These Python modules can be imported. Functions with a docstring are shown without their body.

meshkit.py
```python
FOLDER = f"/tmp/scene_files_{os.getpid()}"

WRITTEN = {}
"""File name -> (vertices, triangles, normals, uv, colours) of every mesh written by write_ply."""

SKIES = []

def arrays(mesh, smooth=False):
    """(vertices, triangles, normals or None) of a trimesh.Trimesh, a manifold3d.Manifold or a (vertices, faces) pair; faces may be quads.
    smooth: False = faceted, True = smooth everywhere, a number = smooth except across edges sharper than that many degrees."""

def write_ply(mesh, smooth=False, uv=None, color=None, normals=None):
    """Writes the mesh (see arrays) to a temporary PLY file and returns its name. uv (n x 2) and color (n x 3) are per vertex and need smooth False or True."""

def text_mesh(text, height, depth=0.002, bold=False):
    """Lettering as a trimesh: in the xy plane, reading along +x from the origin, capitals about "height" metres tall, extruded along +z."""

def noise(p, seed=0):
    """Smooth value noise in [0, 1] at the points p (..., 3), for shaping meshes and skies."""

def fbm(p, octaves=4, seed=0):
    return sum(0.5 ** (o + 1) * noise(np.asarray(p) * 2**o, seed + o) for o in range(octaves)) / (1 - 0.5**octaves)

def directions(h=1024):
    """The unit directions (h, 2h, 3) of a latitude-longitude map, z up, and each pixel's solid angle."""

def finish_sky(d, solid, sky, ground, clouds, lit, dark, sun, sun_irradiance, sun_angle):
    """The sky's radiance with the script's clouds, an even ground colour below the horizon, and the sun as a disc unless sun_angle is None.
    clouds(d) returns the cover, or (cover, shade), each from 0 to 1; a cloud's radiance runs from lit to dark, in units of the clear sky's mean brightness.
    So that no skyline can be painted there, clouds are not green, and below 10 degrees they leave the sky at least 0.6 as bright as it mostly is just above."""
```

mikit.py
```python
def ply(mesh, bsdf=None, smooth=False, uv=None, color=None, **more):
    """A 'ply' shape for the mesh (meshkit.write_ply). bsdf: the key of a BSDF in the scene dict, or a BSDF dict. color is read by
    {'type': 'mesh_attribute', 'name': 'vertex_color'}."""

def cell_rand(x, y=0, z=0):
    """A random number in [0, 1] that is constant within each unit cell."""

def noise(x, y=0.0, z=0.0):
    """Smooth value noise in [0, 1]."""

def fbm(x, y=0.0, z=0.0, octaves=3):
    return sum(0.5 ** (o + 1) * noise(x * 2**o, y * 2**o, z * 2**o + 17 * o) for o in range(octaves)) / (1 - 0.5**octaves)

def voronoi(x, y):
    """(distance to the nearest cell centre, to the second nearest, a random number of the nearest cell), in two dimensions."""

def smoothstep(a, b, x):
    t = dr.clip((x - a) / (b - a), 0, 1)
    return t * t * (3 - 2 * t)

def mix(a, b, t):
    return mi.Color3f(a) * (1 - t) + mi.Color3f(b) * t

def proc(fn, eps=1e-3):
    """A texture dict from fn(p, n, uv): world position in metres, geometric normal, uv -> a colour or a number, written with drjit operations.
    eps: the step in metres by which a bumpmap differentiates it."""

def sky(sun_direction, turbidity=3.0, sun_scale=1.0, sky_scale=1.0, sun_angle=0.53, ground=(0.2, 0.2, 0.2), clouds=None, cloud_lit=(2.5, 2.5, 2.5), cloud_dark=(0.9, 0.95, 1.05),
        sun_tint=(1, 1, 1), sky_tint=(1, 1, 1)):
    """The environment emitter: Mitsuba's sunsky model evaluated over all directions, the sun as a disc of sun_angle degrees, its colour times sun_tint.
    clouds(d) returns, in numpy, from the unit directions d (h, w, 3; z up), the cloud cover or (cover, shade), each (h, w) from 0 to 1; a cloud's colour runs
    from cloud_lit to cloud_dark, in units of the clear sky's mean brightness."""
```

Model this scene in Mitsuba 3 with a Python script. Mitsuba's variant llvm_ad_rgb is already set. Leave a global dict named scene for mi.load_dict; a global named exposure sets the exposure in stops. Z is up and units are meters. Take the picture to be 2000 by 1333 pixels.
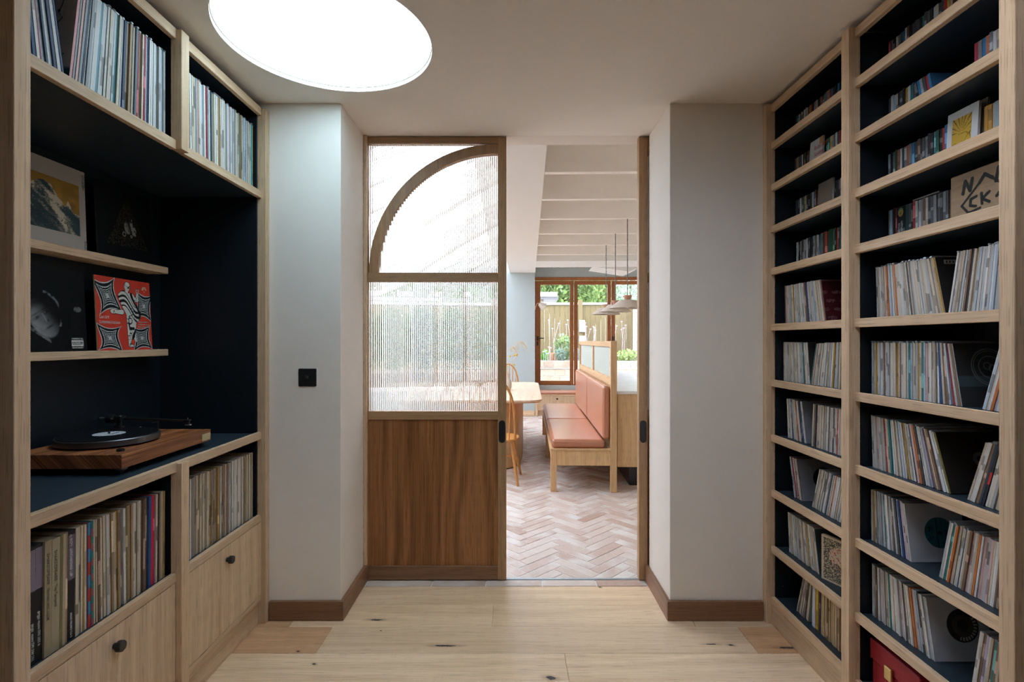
import math, random
import numpy as np
import trimesh, shapely
from shapely.geometry import Polygon, LineString, box as sbox, Point
from shapely.ops import unary_union
import drjit as dr
import mitsuba as mi
import mikit, meshkit
from mikit import proc, noise, fbm, cell_rand, smoothstep, mix

T = mi.ScalarTransform4f
scene, labels = {}, {}

# ------------------------------------------------------------------ camera, sky, large lights, exposure
CAM = (0.0, 0.0, 1.37)
scene['camera'] = {'type': 'perspective', 'fov': 90.0, 'fov_axis': 'x', 'near_clip': 0.05, 'far_clip': 200.0,
                   'to_world': T().look_at(origin=CAM, target=(0, 1, CAM[2]), up=(0, 0, 1))}
scene['sky'] = mikit.sky((0.25, -0.45, 0.86), turbidity=4.0, sun_scale=0.0, sky_scale=22.0, ground=(0.25, 0.25, 0.22),
                         clouds=lambda d: np.clip(0.55 + 0.9 * (meshkit.fbm(d * 3.0, 4, 5) - 0.45), 0, 1),
                         cloud_lit=(1.25, 1.25, 1.25), cloud_dark=(0.9, 0.95, 1.0), sky_tint=(0.90, 1.0, 1.07))
DISC_RADIANCE = (1.7, 2.45, 2.95)          # the round rooflight in the ceiling
exposure = 1.15

# ------------------------------------------------------------------ materials
def lin(r, g, b):
    return tuple(float(((v / 255 + 0.055) / 1.055) ** 2.4 if v > 10 else v / 255 / 12.92) for v in (r, g, b))

def rgb(c):
    return {'type': 'rgb', 'value': [float(x) for x in c]}

def mat(key, base, rough=0.5, spec=0.4, two=True, **kw):
    b = {'type': 'principled', 'base_color': base if isinstance(base, dict) else rgb(base), 'roughness': rough, 'specular': spec, **kw}
    scene[key] = {'type': 'twosided', 'bsdf': b} if two else b

def wood_fn(light, dark, pore, fscale=1.0, contrast=1.0):
    def fn(p, n, uv):
        g, c = mi.Float(uv.x), mi.Float(uv.y)
        k = dr.floor(g / 20.0)
        x = g - 20.0 * k
        warp = noise(x * 1.7, c * 5.0, k + 3.0) * 2.4
        rings = noise(c * 42.0 * fscale + warp * 1.6, x * 0.9, k)
        fine = noise(c * 170.0, x * 4.0, k + 9.0)
        t = dr.clip(0.5 + contrast * (0.75 * (rings - 0.5) + 0.4 * (fine - 0.5)), 0, 1)
        pores = smoothstep(0.62, 0.9, noise(c * 480.0, x * 14.0, k + 5.0))
        col = mix(light, dark, t)
        col = col * (0.9 + 0.2 * cell_rand(k, 4.0, 1.0))
        return mix(col, mi.Color3f(pore), 0.35 * pores)
    return fn

mat('oak', proc(wood_fn((0.69, 0.50, 0.325), (0.53, 0.355, 0.21), (0.24, 0.14, 0.075))), 0.55, 0.3)
mat('oak_warm', proc(wood_fn((0.62, 0.41, 0.21), (0.50, 0.30, 0.14), (0.24, 0.13, 0.06))), 0.45, 0.35)
mat('door_veneer', proc(wood_fn((0.38, 0.165, 0.062), (0.18, 0.07, 0.024), (0.07, 0.028, 0.012), 0.7, 1.5)), 0.42, 0.4)
mat('teak', proc(wood_fn((0.46, 0.17, 0.062), (0.15, 0.05, 0.02), (0.05, 0.02, 0.01), 0.6, 1.6)), 0.35, 0.45)
mat('red_timber', proc(wood_fn((0.36, 0.13, 0.04), (0.26, 0.085, 0.025), (0.12, 0.04, 0.015))), 0.4, 0.4)
mat('fence_wood', proc(wood_fn((0.23, 0.175, 0.085), (0.18, 0.13, 0.062), (0.13, 0.09, 0.045))), 0.8, 0.2)

KNOTS = [(-0.666, 2.513, 0.030, 0.007), (-0.944, 2.259, 0.008, 0.005), (-0.838, 2.170, 0.008, 0.006), (0.986, 2.305, 0.013, 0.006),
         (0.90, 2.312, 0.03, 0.004), (0.49, 2.845, 0.008, 0.006), (1.23, 2.285, 0.035, 0.008), (-0.30, 2.30, 0.05, 0.006), (-0.62, 2.42, 0.004, 0.003), (0.16, 2.08, 0.02, 0.012)]
def plank_fn(p, n, uv):
    base = wood_fn((0.80, 0.61, 0.41), (0.63, 0.45, 0.275), (0.40, 0.26, 0.15), 0.8, 1.1)(p, n, uv)
    k = dr.floor(mi.Float(uv.x) / 20.0)
    red = smoothstep(0.5, 1.0, k - 2.0 * dr.floor(k / 2.0))      # odd numbers: reddish boards
    base = mix(base, base * mi.Color3f(0.76, 0.62, 0.53), red)
    for x, y, rx, ry in KNOTS:
        d = dr.sqrt(dr.square((p.x - x + 0.5 * (p.y - y)) / rx) + dr.square((p.y - y) / ry)) + 0.5 * (noise(p.x * 90.0, p.y * 200.0) - 0.5)
        base = mix(base, base * mi.Color3f(0.62, 0.55, 0.5), 0.7 * smoothstep(2.6, 0.9, d))
        base = mix(base, mi.Color3f(0.035, 0.035, 0.045), smoothstep(1.05, 0.75, d))
    return base
mat('plank', proc(plank_fn), 0.32, 0.5)

def brick_fn(p, n, uv):
    k = mi.Float(uv.x)
    a, b = cell_rand(k, 1.0), cell_rand(k, 2.0)
    col = mix((0.46, 0.335, 0.265), (0.57, 0.475, 0.40), a)
    col = mix(col, mi.Color3f(0.40, 0.26, 0.19), smoothstep(0.84, 0.95, b))
    bloom = smoothstep(0.42, 0.78, fbm(p.x * 6.0, p.y * 6.0, k * 0.37, 3)) * 0.6 + 0.15 * noise(p.x * 60.0, p.y * 60.0)
    return mix(col, mi.Color3f(0.67, 0.665, 0.62), bloom)
mat('floor_brick', proc(brick_fn), 0.5, 0.35)
mat('grout', (0.70, 0.68, 0.64), 0.8, 0.2)

scene['white_wall'] = {'type': 'twosided', 'bsdf': {'type': 'diffuse', 'reflectance': rgb((0.81, 0.745, 0.665))}}
scene['ceiling_paint'] = {'type': 'twosided', 'bsdf': {'type': 'diffuse', 'reflectance': rgb((0.88, 0.825, 0.745))}}
scene['dining_paint'] = {'type': 'twosided', 'bsdf': {'type': 'diffuse', 'reflectance': rgb((0.79, 0.765, 0.72))}}
scene['pale_blue_paint'] = {'type': 'twosided', 'bsdf': {'type': 'diffuse', 'reflectance': rgb((0.44, 0.49, 0.48))}}  # bluish grey base, darker than the other dining walls
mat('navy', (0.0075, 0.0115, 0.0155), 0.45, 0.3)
mat('navy_top', (0.021, 0.034, 0.044), 0.4, 0.4)  # lighter copy of navy: light from above is put into the colour
mat('black_metal', (0.012, 0.012, 0.013), 0.4, 0.5)
mat('black_plastic', (0.01, 0.01, 0.011), 0.3, 0.5)
mat('vinyl', (0.008, 0.008, 0.009), 0.16, 0.6)
mat('steel', (0.55, 0.56, 0.58), 0.3, 0.5, metallic=1.0)
mat('dark_steel', (0.16, 0.15, 0.15), 0.35, 0.5, metallic=0.9)
mat('brass', (0.72, 0.55, 0.25), 0.35, 0.5, metallic=1.0)
mat('gold_badge', (0.62, 0.50, 0.27), 0.5, 0.5, metallic=0.4)
mat('aluminium', (0.60, 0.68, 0.74), 0.35, 0.5, metallic=0.9)
mat('leather', (0.37, 0.135, 0.062), 0.26, 0.75, clearcoat=1.0, clearcoat_gloss=0.85)
mat('stone_top', proc(lambda p, n, uv: mix((0.72, 0.70, 0.65), (0.62, 0.59, 0.54), fbm(p.x * 5.0, p.y * 5.0, p.z * 5.0))), 0.3, 0.5)
mat('shade_putty', (0.52, 0.45, 0.37), 0.6, 0.3)
mat('shade_clay', (0.50, 0.27, 0.18), 0.6, 0.3)
mat('white_plastic', (0.75, 0.75, 0.74), 0.5, 0.4)
mat('dark_wall', (0.03, 0.03, 0.03), 0.7, 0.2)  # for unseen walls, coloured dark to cut light bounced from behind the viewer
mat('red_leatherette', proc(lambda p, n, uv: mix((0.36, 0.018, 0.028), (0.26, 0.012, 0.02), noise(p.y * 240.0, p.z * 240.0, p.x * 240.0))), 0.5, 0.4)
mat('paper', {'type': 'mesh_attribute', 'name': 'vertex_color'}, 0.55, 0.3)
mat('gloss_print', {'type': 'mesh_attribute', 'name': 'vertex_color'}, 0.45, 0.12)
mat('ink', (0.012, 0.012, 0.012), 0.6, 0.3)
mat('ink_white', (0.62, 0.60, 0.56), 0.6, 0.3)
mat('ink_red', (0.45, 0.05, 0.03), 0.6, 0.3)
mat('ink_cream', (0.60, 0.48, 0.33), 0.6, 0.3)
mat('soil', (0.10, 0.075, 0.05), 0.9, 0.2)
mat('patio', (0.62, 0.58, 0.52), 0.8, 0.2)
mat('garden_brick', proc(lambda p, n, uv: mix(mix((0.42, 0.27, 0.18), (0.54, 0.40, 0.29), cell_rand(uv.x, 3.0)), (0.58, 0.50, 0.41), 0.6 * fbm(p.x * 8.0, p.y * 8.0, p.z * 8.0))), 0.8, 0.2)
mat('terracotta', (0.50, 0.27, 0.16), 0.8, 0.2)
scene['pane_glass'] = {'type': 'thindielectric', 'int_ior': 1.5}
scene['reeded_glass'] = {'type': 'dielectric', 'int_ior': 1.5, 'ext_ior': 1.0}
scene['leaf'] = {'type': 'principledthin', 'base_color': {'type': 'mesh_attribute', 'name': 'vertex_color'}, 'roughness': 0.6, 'diff_trans': 0.7}
scene['frosted'] = {'type': 'principledthin', 'base_color': rgb((0.80, 0.83, 0.76)), 'roughness': 0.45, 'diff_trans': 0.9, 'spec_trans': 0.25}
scene['film'] = {'type': 'blendbsdf', 'weight': 0.45, 'a': {'type': 'thindielectric'}, 'b': {'type': 'principledthin', 'base_color': rgb((0.45, 0.48, 0.5)), 'roughness': 0.25, 'diff_trans': 0.8}}

# ------------------------------------------------------------------ mesh helpers
RNG = random.Random(11)
NPR = np.random.default_rng(11)

_c = np.array([[x, y, z] for x in (-1, 1) for y in (-1, 1) for z in (-1, 1)], float)
_pts = np.concatenate([_c * np.where(np.arange(3) == k, 1.0, 0.8) for k in range(3)])
_hull = trimesh.Trimesh(_pts, process=False).convex_hull
_order = np.array([np.argmin(np.abs(_pts - v).sum(1)) for v in _hull.vertices])
CBF = _order[_hull.faces]

def cb(x0, x1, y0, y1, z0, z1, b=0.0015):
    """A box with chamfered edges."""
    c = np.array([(x0 + x1) / 2, (y0 + y1) / 2, (z0 + z1) / 2])
    h = np.abs(np.array([x1 - x0, y1 - y0, z1 - z0])) / 2
    b = min(b, 0.45 * h.min())
    v = np.concatenate([_c * np.where(np.arange(3) == k, h, h - b) for k in range(3)]) + c
    return v, CBF

def join(*ms):
    vs, fs, n = [], [], 0
    for m in ms:
        v, f = (m.vertices, m.faces) if hasattr(m, 'vertices') else m
        vs.append(np.asarray(v, float)); fs.append(np.asarray(f) + n); n += len(v)
    return np.concatenate(vs), np.concatenate(fs)

def tube(path, r, sides=8, caps=True):
    p = np.asarray(path, float)
    r = np.broadcast_to(np.asarray(r, float), (len(p),))
    t = np.gradient(p, axis=0); t /= np.linalg.norm(t, axis=1, keepdims=True) + 1e-12
    ref = np.array([0, 0, 1.0]) if np.abs(t[:, 2]).mean() < 0.85 else np.array([1.0, 0, 0])
    a = np.cross(t, ref); a /= np.linalg.norm(a, axis=1, keepdims=True) + 1e-12
    b = np.cross(t, a)
    ang = np.arange(sides) * 2 * np.pi / sides
    v = p[:, None] + r[:, None, None] * (np.cos(ang)[None, :, None] * a[:, None] + np.sin(ang)[None, :, None] * b[:, None])
    n = len(p)
    f = []
    for i in range(n - 1):
        for j in range(sides):
            q = (i * sides + j, i * sides + (j + 1) % sides, (i + 1) * sides + (j + 1) % sides, (i + 1) * sides + j)
            f += [(q[0], q[2], q[1]), (q[0], q[3], q[2])]
    v = v.reshape(-1, 3)
    if caps:
        v = np.vstack([v, p[0], p[-1]])
        for j in range(sides):
            f += [(n * sides, j, (j + 1) % sides), (n * sides + 1, (n - 1) * sides + (j + 1) % sides, (n - 1) * sides + j)]
    return v, np.array(f)

def lathe(profile, n=32, at=(0, 0, 0), axis=(0, 0, 1)):
    """profile: (r, h) pairs from one end to the other; closed with r = 0 ends by the caller."""
    pr = np.asarray(profile, float)
    ang = np.arange(n) * 2 * np.pi / n
    v = np.stack([pr[:, None, 0] * np.cos(ang), pr[:, None, 0] * np.sin(ang), np.broadcast_to(pr[:, None, 1], (len(pr), n))], -1).reshape(-1, 3)
    f = []
    for i in range(len(pr) - 1):
        for j in range(n):
            q = (i * n + j, i * n + (j + 1) % n, (i + 1) * n + (j + 1) % n, (i + 1) * n + j)
            f += [(q[0], q[1], q[2]), (q[0], q[2], q[3])]
    ax = np.asarray(axis, float); ax /= np.linalg.norm(ax)
    if abs(ax[2]) < 0.999:
        m = trimesh.geometry.align_vectors([0, 0, 1], ax)[:3, :3]
        v = v @ m.T
    return v + np.asarray(at, float), np.array(f)

def extrude(poly, h):
    ms = [trimesh.creation.extrude_polygon(g, h, engine='earcut') for g in getattr(poly, 'geoms', [poly]) if g.area > 1e-9]
    return join(*ms)

def place(mesh, O, U, V, N):
    """2-D drawing (x right, y up, z out) onto a plane of the world."""
    v, f = (mesh.vertices, mesh.faces) if hasattr(mesh, 'vertices') else mesh
    v = np.asarray(v, float)
    U, V, N = (np.asarray(a, float) for a in (U, V, N))
    w = np.asarray(O, float) + v[:, :1] * U + v[:, 1:2] * V + v[:, 2:3] * N
    if np.dot(np.cross(U, V), N) < 0:
        f = np.asarray(f)[:, ::-1]
    return w, f

def strokes(lines, w, depth=0.0006):
    return extrude(unary_union([LineString(l).buffer(w / 2, quad_segs=3) for l in lines if len(l) > 1]), depth)

def text(s, h, depth=0.0005, bold=False, width=None):
    m = meshkit.text_mesh(s, h, depth, bold)
    v = np.array(m.vertices)
    if width:
        v[:, 0] *= width / max(np.ptp(v[:, 0]), 1e-6)
    return v, np.array(m.faces)

def rbox(x0, x1, y0, y1, z0, z1, r=0.02, seg=4, puff=0.0):
    """A box with rounded edges, its faces puffed out a little."""
    c = np.array([(x0 + x1) / 2, (y0 + y1) / 2, (z0 + z1) / 2]); h = np.array([x1 - x0, y1 - y0, z1 - z0]) / 2
    r = min(r, h.min() * 0.98)
    def axis(k):
        e = r * (1 - np.cos(np.linspace(0, np.pi / 2, seg + 1)))
        m = np.linspace(-h[k] + r, h[k] - r, 6)[1:-1]
        return np.concatenate([-h[k] + e, m, h[k] - e[::-1]])
    ax = [axis(k) for k in range(3)]
    vs, fs, n = [], [], 0
    for k in range(3):
        i, j = (k + 1) % 3, (k + 2) % 3
        for s in (-1, 1):
            A, B = np.meshgrid(ax[i], ax[j], indexing='ij')
            v = np.zeros(A.shape + (3,)); v[..., i], v[..., j], v[..., k] = A, B, s * h[k]
            na, nb = A.shape
            idx = np.arange(na * nb).reshape(na, nb)
            q = np.stack([idx[:-1, :-1], idx[1:, :-1], idx[1:, 1:], idx[:-1, 1:]], -1).reshape(-1, 4)
            if s < 0: q = q[:, ::-1]
            vs.append(v.reshape(-1, 3)); fs.append(np.vstack([q[:, [0, 1, 2]], q[:, [0, 2, 3]]]) + n); n += na * nb
    v, f = np.concatenate(vs), np.concatenate(fs)
    inner = np.clip(v, -(h - r), h - r)
    d = v - inner
    v = inner + r * d / (np.linalg.norm(d, axis=1, keepdims=True) + 1e-12)
    if puff:
        w = np.prod(np.clip(1 - (np.abs(v) / h) ** 4, 0, 1) + (np.abs(v) / h > 0.97), axis=1)
        k = int(np.argmin(h))
        v[:, k] += np.sign(v[:, k]) * puff * np.clip(1 - (v[:, (k + 1) % 3] / h[(k + 1) % 3]) ** 4, 0, 1) * np.clip(1 - (v[:, (k + 2) % 3] / h[(k + 2) % 3]) ** 4, 0, 1)
    m = trimesh.Trimesh(v + c, f, process=False); m.merge_vertices(digits_vertex=6)
    return np.array(m.vertices), np.array(m.faces)

TH = 0.033                                     # the dining room stands a little askew of the record room
def D(mesh):
    """Dining-room coordinates to world coordinates."""
    v, f = mesh
    v = np.asarray(v, float)
    y = v[:, 1] - 3.0
    c, s = math.cos(TH), math.sin(TH)
    return np.stack([c * v[:, 0] + s * y, 3.0 - s * v[:, 0] + c * y, v[:, 2]], 1), f

# ------------------------------------------------------------------ scene helpers
def numbered(name):
    if name not in scene and name not in labels:
        return name
    k = 1
    while f'{name}_{k:03d}' in scene or f'{name}_{k:03d}' in labels:
        k += 1
    return f'{name}_{k:03d}'

_next = {}
def fresh(name):
    k = _next.get(name, 0)
    while True:
        key = name if k == 0 else f'{name}_{k:03d}'
        k += 1
        if key not in scene and key not in labels:
            _next[name] = k
            return key

def info(key, label=None, cat=None, group=None, kind=None):
    d = {a: b for a, b in (('label', label), ('category', cat), ('group', group), ('kind', kind)) if b}
    if d:
        labels[key] = d
    return key

def thing(name, label=None, cat=None, group=None, kind=None):
    return info(fresh(name), label, cat, group, kind)

def put(key, mesh, bsdf, grain=None, smooth=False, tone=None, dining=False, color=None, **more):
    """One mesh under one key. grain: the axis that the wood's grain follows, in the mesh's own frame."""
    v, f = (np.asarray(mesh.vertices), np.asarray(mesh.faces)) if hasattr(mesh, 'vertices') else mesh
    v, f = np.asarray(v, float), np.asarray(f)
    uv = None
    if grain is not None:
        o = [a for a in range(3) if a != grain]
        t = RNG.randrange(60) if tone is None else tone
        off = RNG.random() * 7
        uv = np.stack([v[:, grain] - v[:, grain].min() + 1.0 + 20.0 * t, v[:, o[0]] + v[:, o[1]] + off], 1)
    elif tone is not None:
        uv = np.stack([np.full(len(v), tone + 0.5), np.zeros(len(v))], 1)
    if dining:
        v, f = D((v, f))
    scene[key] = mikit.ply((v, f), bsdf, smooth=True if (uv is not None and smooth) else smooth, uv=uv, color=color, **more)
    return key

def part(parent, name, mesh, bsdf, label=None, kind=None, **kw):
    key = fresh(f'{parent}__{name}')
    put(key, mesh, bsdf, **kw)
    info(key, label, None, None, kind)
    return key

def solid(name, mesh, bsdf, label, cat=None, group=None, kind=None, **kw):
    key = thing(name, label, cat, group, kind)
    return put(key, mesh, bsdf, **kw)

def art(fn, n, O, U, V, N, off=0.0006):
    """A flat print: an n x n grid of coloured points over the rectangle O + u U + v V."""
    u, v = np.meshgrid(np.linspace(0, 1, n), np.linspace(0, 1, n), indexing='ij')
    col = np.clip(np.asarray(fn(u, v), float), 0, 1).reshape(-1, 3)
    O, U, V, N = (np.asarray(a, float) for a in (O, U, V, N))
    P = O + off * N + u.reshape(-1, 1) * U + v.reshape(-1, 1) * V
    idx = np.arange(n * n).reshape(n, n)
    q = np.stack([idx[:-1, :-1], idx[1:, :-1], idx[1:, 1:], idx[:-1, 1:]], -1).reshape(-1, 4)
    f = np.vstack([q[:, [0, 1, 2]], q[:, [0, 2, 3]]])
    if np.dot(np.cross(U, V), N) < 0: f = f[:, ::-1]
    return (P, f), col

def blend(a, b, t):
    t = np.asarray(t)[..., None]
    return np.asarray(a) * (1 - t) + np.asarray(b) * t

def sst(a, b, x):
    t = np.clip((np.asarray(x) - a) / (b - a), 0, 1)
    return t * t * (3 - 2 * t)
# ------------------------------------------------------------------ record room shell
H = 2.54
DX, DY, DR = -0.719, 2.0007, 0.4027
EX, EY, ER = 0.45, 0.92, 0.62  # opening for the added rooflight, out of view
_poly = sbox(-1.95, -2.1, 1.95, 2.914).difference(Point(DX, DY).buffer(DR, quad_segs=48)).difference(Point(EX, EY).buffer(ER, quad_segs=48))
_m = extrude(_poly, 0.30)
solid('ceiling', (_m[0] + [0, 0, H], _m[1]), 'ceiling_paint', 'flat off-white ceiling of the record room with a round opening', kind='structure')
sk = thing('skylight', 'large round glowing skylight in the record room ceiling', 'skylight')
SH = 0.02
part(sk, 'diffuser', lathe([(0, 0), (DR - 0.004, 0)], 96, (DX, DY, H + SH)), 'white_plastic', 'glowing round opal diffuser', emitter={'type': 'area', 'radiance': rgb(DISC_RADIANCE)})
part(sk, 'shaft', lathe([(DR - 0.001, 0.0), (DR - 0.001, SH + 0.003), (0, SH + 0.003)], 96, (DX, DY, H + 0.0005)), 'ceiling_paint', 'round white light shaft', smooth=40)

sk2 = thing('skylight', 'second round rooflight of clear glass, in the ceiling above the viewer', 'skylight')  # invented opening to the sky, put in to brighten the record room
part(sk2, 'glass_pane', lathe([(0, 0), (ER - 0.002, 0)], 96, (EX, EY, H + 0.304)), 'pane_glass')
part(sk2, 'rim', lathe([(ER + 0.001, 0.3015), (ER + 0.03, 0.3015), (ER + 0.03, 0.312), (ER + 0.001, 0.312), (ER + 0.001, 0.3015)], 96, (EX, EY, H)), 'black_metal')
for nm, m in (('wall_left', cb(-1.85, -1.735, -2.0, 2.53, 0, H)), ('wall_right', cb(1.56, 1.68, -2.0, 2.53, 0, H))):
    solid(nm, m, 'dark_wall', 'plain dark wall behind the record shelves', kind='structure')
solid('wall_back', cb(-1.85, 1.68, -2.1, -2.0, 0, H), 'dark_wall', 'plain dark wall closing the room behind the viewer', kind='structure')

XL, XR = -0.842, 0.777
def pier(x0, x1, xa, xb):
    return join(cb(x0, x1, 2.518, 2.900, 0, H, 0.002), cb(xa, xb, 2.995, 3.055, 0, H + 0.35, 0.001), cb(xa, xb, 2.9, 2.9945, H + .001, H + 0.35, 0.001))
solid('wall_far_left', pier(-1.85, XL, -2.6, XL), 'white_wall', 'white wall pier left of the sliding doors, holding the black switch', kind='structure')
solid('wall_far_right', pier(XR, 1.68, XR, 2.9), 'white_wall', 'white wall pier right of the sliding doors', kind='structure')
solid('wall_above_door', cb(XL, XR, 2.9141, 3.055, H, H + 0.35, 0.001), 'white_wall', 'white wall strip above the sliding doors', kind='structure')

BH = 0.0957
def skirt(name, segs, label):
    key = thing(name, label, None, None, 'structure')
    for m, g in segs:
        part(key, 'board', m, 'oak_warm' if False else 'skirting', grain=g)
mat('skirting', proc(wood_fn((0.24, 0.125, 0.065), (0.17, 0.085, 0.042), (0.08, 0.035, 0.018))), 0.42, 0.4)  # darkened copy of the oak: shade on these faces is in the colour
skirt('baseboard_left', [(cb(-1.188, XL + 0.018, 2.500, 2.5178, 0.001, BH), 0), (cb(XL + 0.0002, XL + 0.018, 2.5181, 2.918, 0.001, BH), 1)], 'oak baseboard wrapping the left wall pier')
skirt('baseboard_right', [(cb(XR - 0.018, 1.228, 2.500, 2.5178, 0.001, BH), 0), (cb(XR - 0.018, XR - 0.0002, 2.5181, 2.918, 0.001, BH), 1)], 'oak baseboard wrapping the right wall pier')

# oak floor: every board a part
fl = thing('floor', 'wide oak board floor of the record room', None, None, 'structure')
put(fl, cb(-1.85, 1.68, -2.1, 2.8565, -0.10, -0.018), 'soil')
edges = [2.8565, 2.655, 2.451, 2.244, 2.040] + [2.040 - 0.2055 * k for k in range(1, 20)]
cuts = {0: [-0.9, 0.95], 1: [-1.07, -0.096, 0.88], 2: [-0.86, 1.08], 3: [0.23], 4: [-0.7, 1.1]}
for r in range(len(edges) - 1):
    y1, y0 = edges[r], edges[r + 1]
    xs = [-1.73] + (cuts.get(r) or [RNG.uniform(-0.9, -0.2), RNG.uniform(0.4, 1.2)]) + [1.56]
    for i in range(len(xs) - 1):
        red = (r == 2 and i in (0, 2)) or (r == 1 and i == 0) or (r > 3 and RNG.random() < 0.15)
        t = 2 * RNG.randrange(30) + (1 if red else 0)
        part(fl, 'plank', cb(xs[i] + 0.0005, xs[i + 1] - 0.0005, y0 + 0.0005, y1 - 0.0005, -0.018, 0.0, 0.0012), 'plank', grain=0, tone=t)

th = thing('trim_1', 'strip of pale terracotta tiles on the door threshold', None, None, 'structure')
put(th, cb(XL, XR, 2.857, 2.948, -0.08, -0.006), 'grout')
tx = [XL + 0.019, -0.453, -0.147, 0.170, 0.476, XR - 0.019]
for i in range(5):
    part(th, 'tile', cb(tx[i] + 0.0035, tx[i + 1] - 0.0035, 2.862, 2.932, -0.006, 0.0, 0.003), 'floor_brick', tone=RNG.randrange(500))
solid('trim_2', join(cb(-0.9, 0.9, 2.936, 2.940, -0.006, 0.004, 0.0005), cb(-0.9, 0.9, 2.946, 2.950, -0.006, 0.004, 0.0005), cb(-0.9, 0.9, 2.9395, 2.9465, -0.006, 0.001, 0.0004)),
      'aluminium', 'thin metal sliding track sunk in the floor between the doors', kind='structure')

# ------------------------------------------------------------------ sliding doors
def reeded(x0, x1, z0, z1, y):
    pitch, amp = 0.0118, 0.0019
    n = int(round((x1 - x0) / pitch))
    xs, ys = [x0], [y]
    for i in range(n):
        for k in range(1, 9):
            t = k / 8
            xs.append(x0 + (i + t) * (x1 - x0) / n); ys.append(y + 0.004 + amp * (1 - (2 * t - 1) ** 2) if k < 8 else y + 0.004)
    xs.append(x1); ys.append(y)
    poly = Polygon([(a, b) for a, b in zip(xs, ys)] )
    # back edge already closed through (x1, y) to (x0, y)
    v, f = extrude(poly, z1 - z0)
    v = v + [0, 0, z0]
    return v, f

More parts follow.
